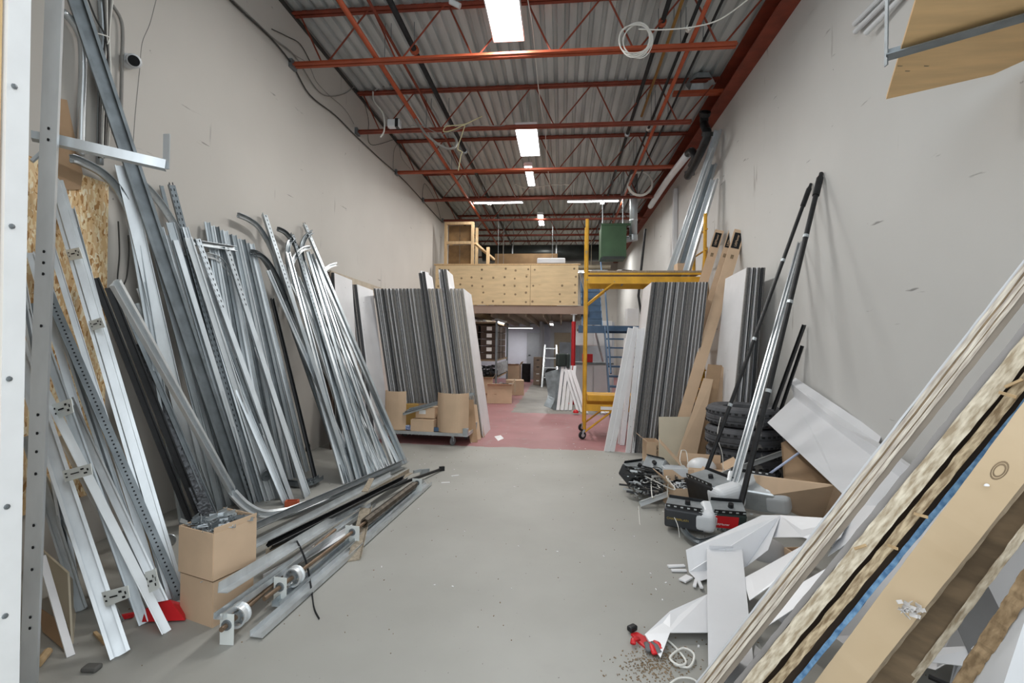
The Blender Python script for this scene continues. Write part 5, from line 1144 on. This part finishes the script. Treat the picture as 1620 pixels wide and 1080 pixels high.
tag(MB().tube([pt(1021, 362, y=11.6), pt(1010, 468, y=11.6), pt(1016, 505, y=11.6)], .03, 8).build('black_pipe', BLK), 'black vertical pipe on the right wall behind the heater', 'pipe')
# pipes on the right wall near the beam
o = MB().tube(arc([rw(1029, 326, .4), rw(1056, 285, .4), rw(1088, 244, .4)], 3), .065, 14).build('white_vent_pipe', WHP, smooth=True); tag(o, 'long white vent pipe along the top of the right wall', 'pipe')
o = MB().tube(arc([rw(1088, 243, .4), rw(1095, 239, .38), rw(1099, 250, .36), rw(1094, 262, .36)], 5), .06, 12).build('black_elbow', BLK, smooth=True); tag(o, 'black elbow joining the white vent pipe', 'pipe')
o = MB().tube(arc([rw(1088, 279, .36), rw(1098, 262, .36), rw(1112, 232, .36), rw(1119, 212, .34), rw(1114, 196, .34), rw(1115, 178, .34)], 5), .065, 12).build('black_pipe', BLK, smooth=True); tag(o, 'thick glossy black drain pipe bending up beside the red beam', 'pipe')
for k, (px, py) in enumerate([(1091, 274), (1119, 212), (1115, 180)]):
    c = rw(px, py, .35); MB().lathe(c, [(.06, -.03), (.085, -.03), (.085, .03), (.06, .03)], 14, Matrix.Rotation(.4*k, 3, 'X')).build('pipe_socket', BLK, o)
o = MB().box(rw(1072, 310, .0)+V((-.05, 0, -.6)), (.08, .12, 1.5)).build('white_post', WHP); tag(o, 'slim white boxed post on the right wall below the vent pipe', 'post')
o = MB().box(pt(1105, 147, z=5.32), (.75, .1, .05)).build('short_red_bracket', ORP); tag(o, 'short orange bracket bar under the deck at the right', 'bracket')
o = MB().lathe(pt(1108, 133, z=5.4), [(0, .1), (.16, .1), (.22, 0)], 6).build('roof_drain', G2); tag(o, 'pale hexagonal roof drain cover beside the red beam', 'drain')

# ------------------------------------------------------------------ conduits, cables and the security camera on the left wall
def wcable(label, pts, r=.008, m=CABD, off=.02, ar=True, name='wall_cable', cat='cable', n=5):
    P = [lw(p[0], p[1], off) if len(p) == 2 else lw(p[0], p[1], p[2]) for p in pts]
    tag(MB().tube(arc(P, n) if ar else P, r, 8).build(name, m, smooth=True), label, cat)
wcable('bent galvanised conduit rising beside the near channel', [(99, 18), (116, 36), (127, 56), (131, 80), (131, 120), (129, 170), (127, 245)], .024, G1, .05, name='bent_conduit', cat='conduit')
wcable('slim conduit running down behind the security camera', [(178, 8), (190, 28), (194, 50), (193, 100), (192, 150), (190, 210)], .012, CABG, .03, name='slim_conduit', cat='conduit')
wcable('thick grey conduit left of the long dark channel', [(160, 0), (163, 60), (160, 150), (158, 260)], .022, G2, .03, name='grey_conduit', cat='conduit')
for i in range(6): wcable(f'{ORDW[i]} cable from the left in the bundle hanging down the left wall', [(163+i*3.2, -5), (166+i*1.8, 30), (167+i*1.2, 60), (160+i*3, 110), (157+i*3.4, 180), (156+i*3, 250)], .005, [CABD, CABG, CAB][i % 3], .06)
wcable('black cable swinging from the top left toward the tie', [(139, -2), (152, 30), (166, 56), (171, 90), (169, 140)], .006, CABD, .08)
wcable('short black cable curling under the bracket arm', [(188, 206), (198, 210), (204, 225), (205, 240)], .005, CABD, .04)
wcable('thin black cable dangling beside the strand board', [(187, 350), (189, 400), (186, 440), (190, 455), (200, 440), (204, 400), (203, 372)], .005, CABD, .05)
wcable('white cable tie around the hanging bundle', [(151, 52), (166, 56), (173, 60), (170, 70)], .004, CAB, .1)
wcable('thin dark crack line descending past the security camera', [(247, 0), (237, 38), (225, 68), (221, 110), (214, 180), (210, 240)], .0025, CABG, .001, name='wall_string', cat='string')
wcable('main black cable sagging along the left wall below the joists', [(356, -8), (385, 20), (430, 62), (462, 102), (490, 150), (530, 182), (560, 212), (600, 250), (640, 286), (680, 330), (700, 352)], .009, CABD, .02)
wcable('second cable sagging just above the main one on the left wall', [(362, -6), (400, 30), (432, 60), (466, 88), (500, 140), (520, 152), (545, 148), (560, 137)], .007, CABG, .02)
wcable('thin pale cable looping between the first two joist ends', [(430, 60), (465, 86), (488, 102), (500, 128), (520, 150), (545, 172), (560, 196)], .004, CABG, .02)
wcable('pair of dark cables entering at top left toward first joist', [(430, 46), (455, 58), (475, 70), (492, 100)], .006, CABD, .02)
wcable('loop of cable hanging below the second joist end', [(563, 140), (575, 160), (583, 190), (582, 215), (586, 228), (600, 228), (625, 220)], .005, CABD, .03)
wcable('cable dropping from the third joist end down the left wall', [(622, 272), (623, 240), (630, 228), (636, 250), (650, 268)], .005, CABG, .02)
wcable('thin cable hanging by the mezzanine end of the left wall', [(668, 318), (672, 290), (690, 320), (698, 350)], .005, CABD, .02)
t = thing('security_camera', 'small white turret security camera fixed high on the left wall', 'camera', lw(205, 95, 0))
c = lw(208, 96, .04); M = V((0, 0, 1)).rotation_difference(V((.85, -.15, -.3)).normalized()).to_matrix(); M2 = V((0, 0, 1)).rotation_difference(V((.6, -.62, -.35)).normalized()).to_matrix()
MB().lathe(c-V((.035, 0, 0)), [(0, 0), (.055, 0), (.055, .02), (.045, .05), (.04, .06)], 20, M).build('camera_base', WHP, t, smooth=True)
h = MB().lathe(c+V((.03, -.01, -.01)), [(0, -.05), (.035, -.045), (.05, -.02), (.052, .01), (.045, .055), (.038, .06)], 20, M2).build('camera_head', WHP, t, smooth=True)
MB().lathe(c+V((.03, -.01, -.01)), [(0, .062), (.037, .06)], 20, M2).build('lens', HOLE, h)
# roof cables
def rcable(label, pts, r=.007, m=CAB, name='roof_cable', cat='cable', n=6):
    tag(MB().tube(arc([pt(p[0], p[1], y=p[2]) for p in pts], n), r, 8).build(name, m, smooth=True), label, cat)
rcable('thick grey flexible conduit drooping in a big loop from the second joist', [(592, 143, 7.4), (608, 136, 7.4), (625, 140, 7.3), (650, 175, 7.2), (672, 210, 7.1), (700, 232, 7.1), (718, 234, 7.1), (722, 222, 7.2), (712, 208, 7.3)], .018, CABG)
rcable('white flexible conduit hanging left of the big loop', [(590, 145, 7.4), (592, 160, 7.35), (606, 180, 7.3), (608, 205, 7.3), (602, 217, 7.3)], .012)
rcable('cream rope knotted over the third joist, its dark tip pointing right', [(763, 184, 7.2), (750, 190, 7.2), (735, 197, 7.2), (715, 206, 7.2), (702, 208, 7.2), (706, 200, 7.2), (725, 198, 7.2), (737, 196, 7.2)], .008, mat('cream_rope', 'cdc49b', .8))
rcable('cream rope tail hanging from the knot', [(736, 197, 7.2), (730, 215, 7.2), (724, 235, 7.2), (731, 240, 7.2), (729, 246, 7.2), (727, 258, 7.2), (725, 270, 7.2)], .007, mat('cream_rope', 'cdc49b', .8))
rcable('pale wire running along the second bottom chord to the panel light', [(635, 203, 7.3), (665, 198, 7.3), (700, 212, 7.3), (740, 200, 7.3), (790, 199, 7.4), (815, 197, 7.6)], .006, CABG)
rcable('white wire dropping through the deck beside the panel lights', [(835, 0, 5.4), (842, 40, 5.6), (847, 90, 6.2), (852, 140, 7.0), (858, 180, 7.6), (862, 200, 8.2), (866, 260, 9.4), (871, 300, 11)], .006)
rcable('white wire looping between the crosswise strip lights', [(814, 310, 11.6), (814, 292, 11.6), (835, 298, 11.6), (868, 293, 11.6), (902, 293, 11.6), (896, 308, 11.6)], .01)
rcable('white cable running from the coil up to the right wall', [(1010, 46, 5.4), (1050, 47, 5.4), (1100, 42, 5.3), (1140, 30, 5.2), (1185, -2, 5.0)], .007)
c = pt(1005, 66, y=5.45)
T = thing('cable_coil', 'coil of white cable hung over the first joist', 'cable coil', c)
for k in range(6):
    rr = .165+.012*(k % 3); ph = k*.3
    MB().tube([c+V((rr*math.cos(a+ph)*(1-.03*k)+.01*k-.02, .008*k-.05, rr*math.sin(a+ph)+.01*math.sin(3*a))) for a in [6.2832*j/28 for j in range(29)]], .006, 6).build('cable_loop', CAB, T)
c = pt(1013, 290, y=10.6)
T = thing('cable_coil', 'smaller coil of white cable hanging far back near the vent pipe', 'cable coil', c)
for k in range(4):
    rr = .24+.01*k; MB().tube([c+V((rr*math.cos(a), .01*k, rr*math.sin(a))) for a in [6.2832*j/24 for j in range(25)]], .009, 6).build('cable_loop', CAB, T)
T = thing('junction_box', 'white electric box with black strap above the second joist', 'junction box', pt(624, 197, y=7.3))
c = pt(624, 196, y=7.3); bevel(MB().box(c, (.2, .1, .12)).build('box_body', WHP, T), .008); MB().box(c+V((.05, 0, 0)), (.05, .11, .13)).build('black_strap', BLK, T)
tag(MB().tube([pt(712, 2, y=5.3), pt(728, 10, y=5.3)], .03, 8).build('white_tube_end', WHP), 'short white tube end between joist chords at the top', 'tube')
for i, (px, py) in enumerate([(774, 322), (953, 321)]): tag(MB().box(pt(px, py, y=11.9), (.09, .05, .06)).build('sprinkler_box', WH), ['small white box on the black pipe left of centre, far back', 'small white box on the black pipe right of centre, far back'][i], 'box')
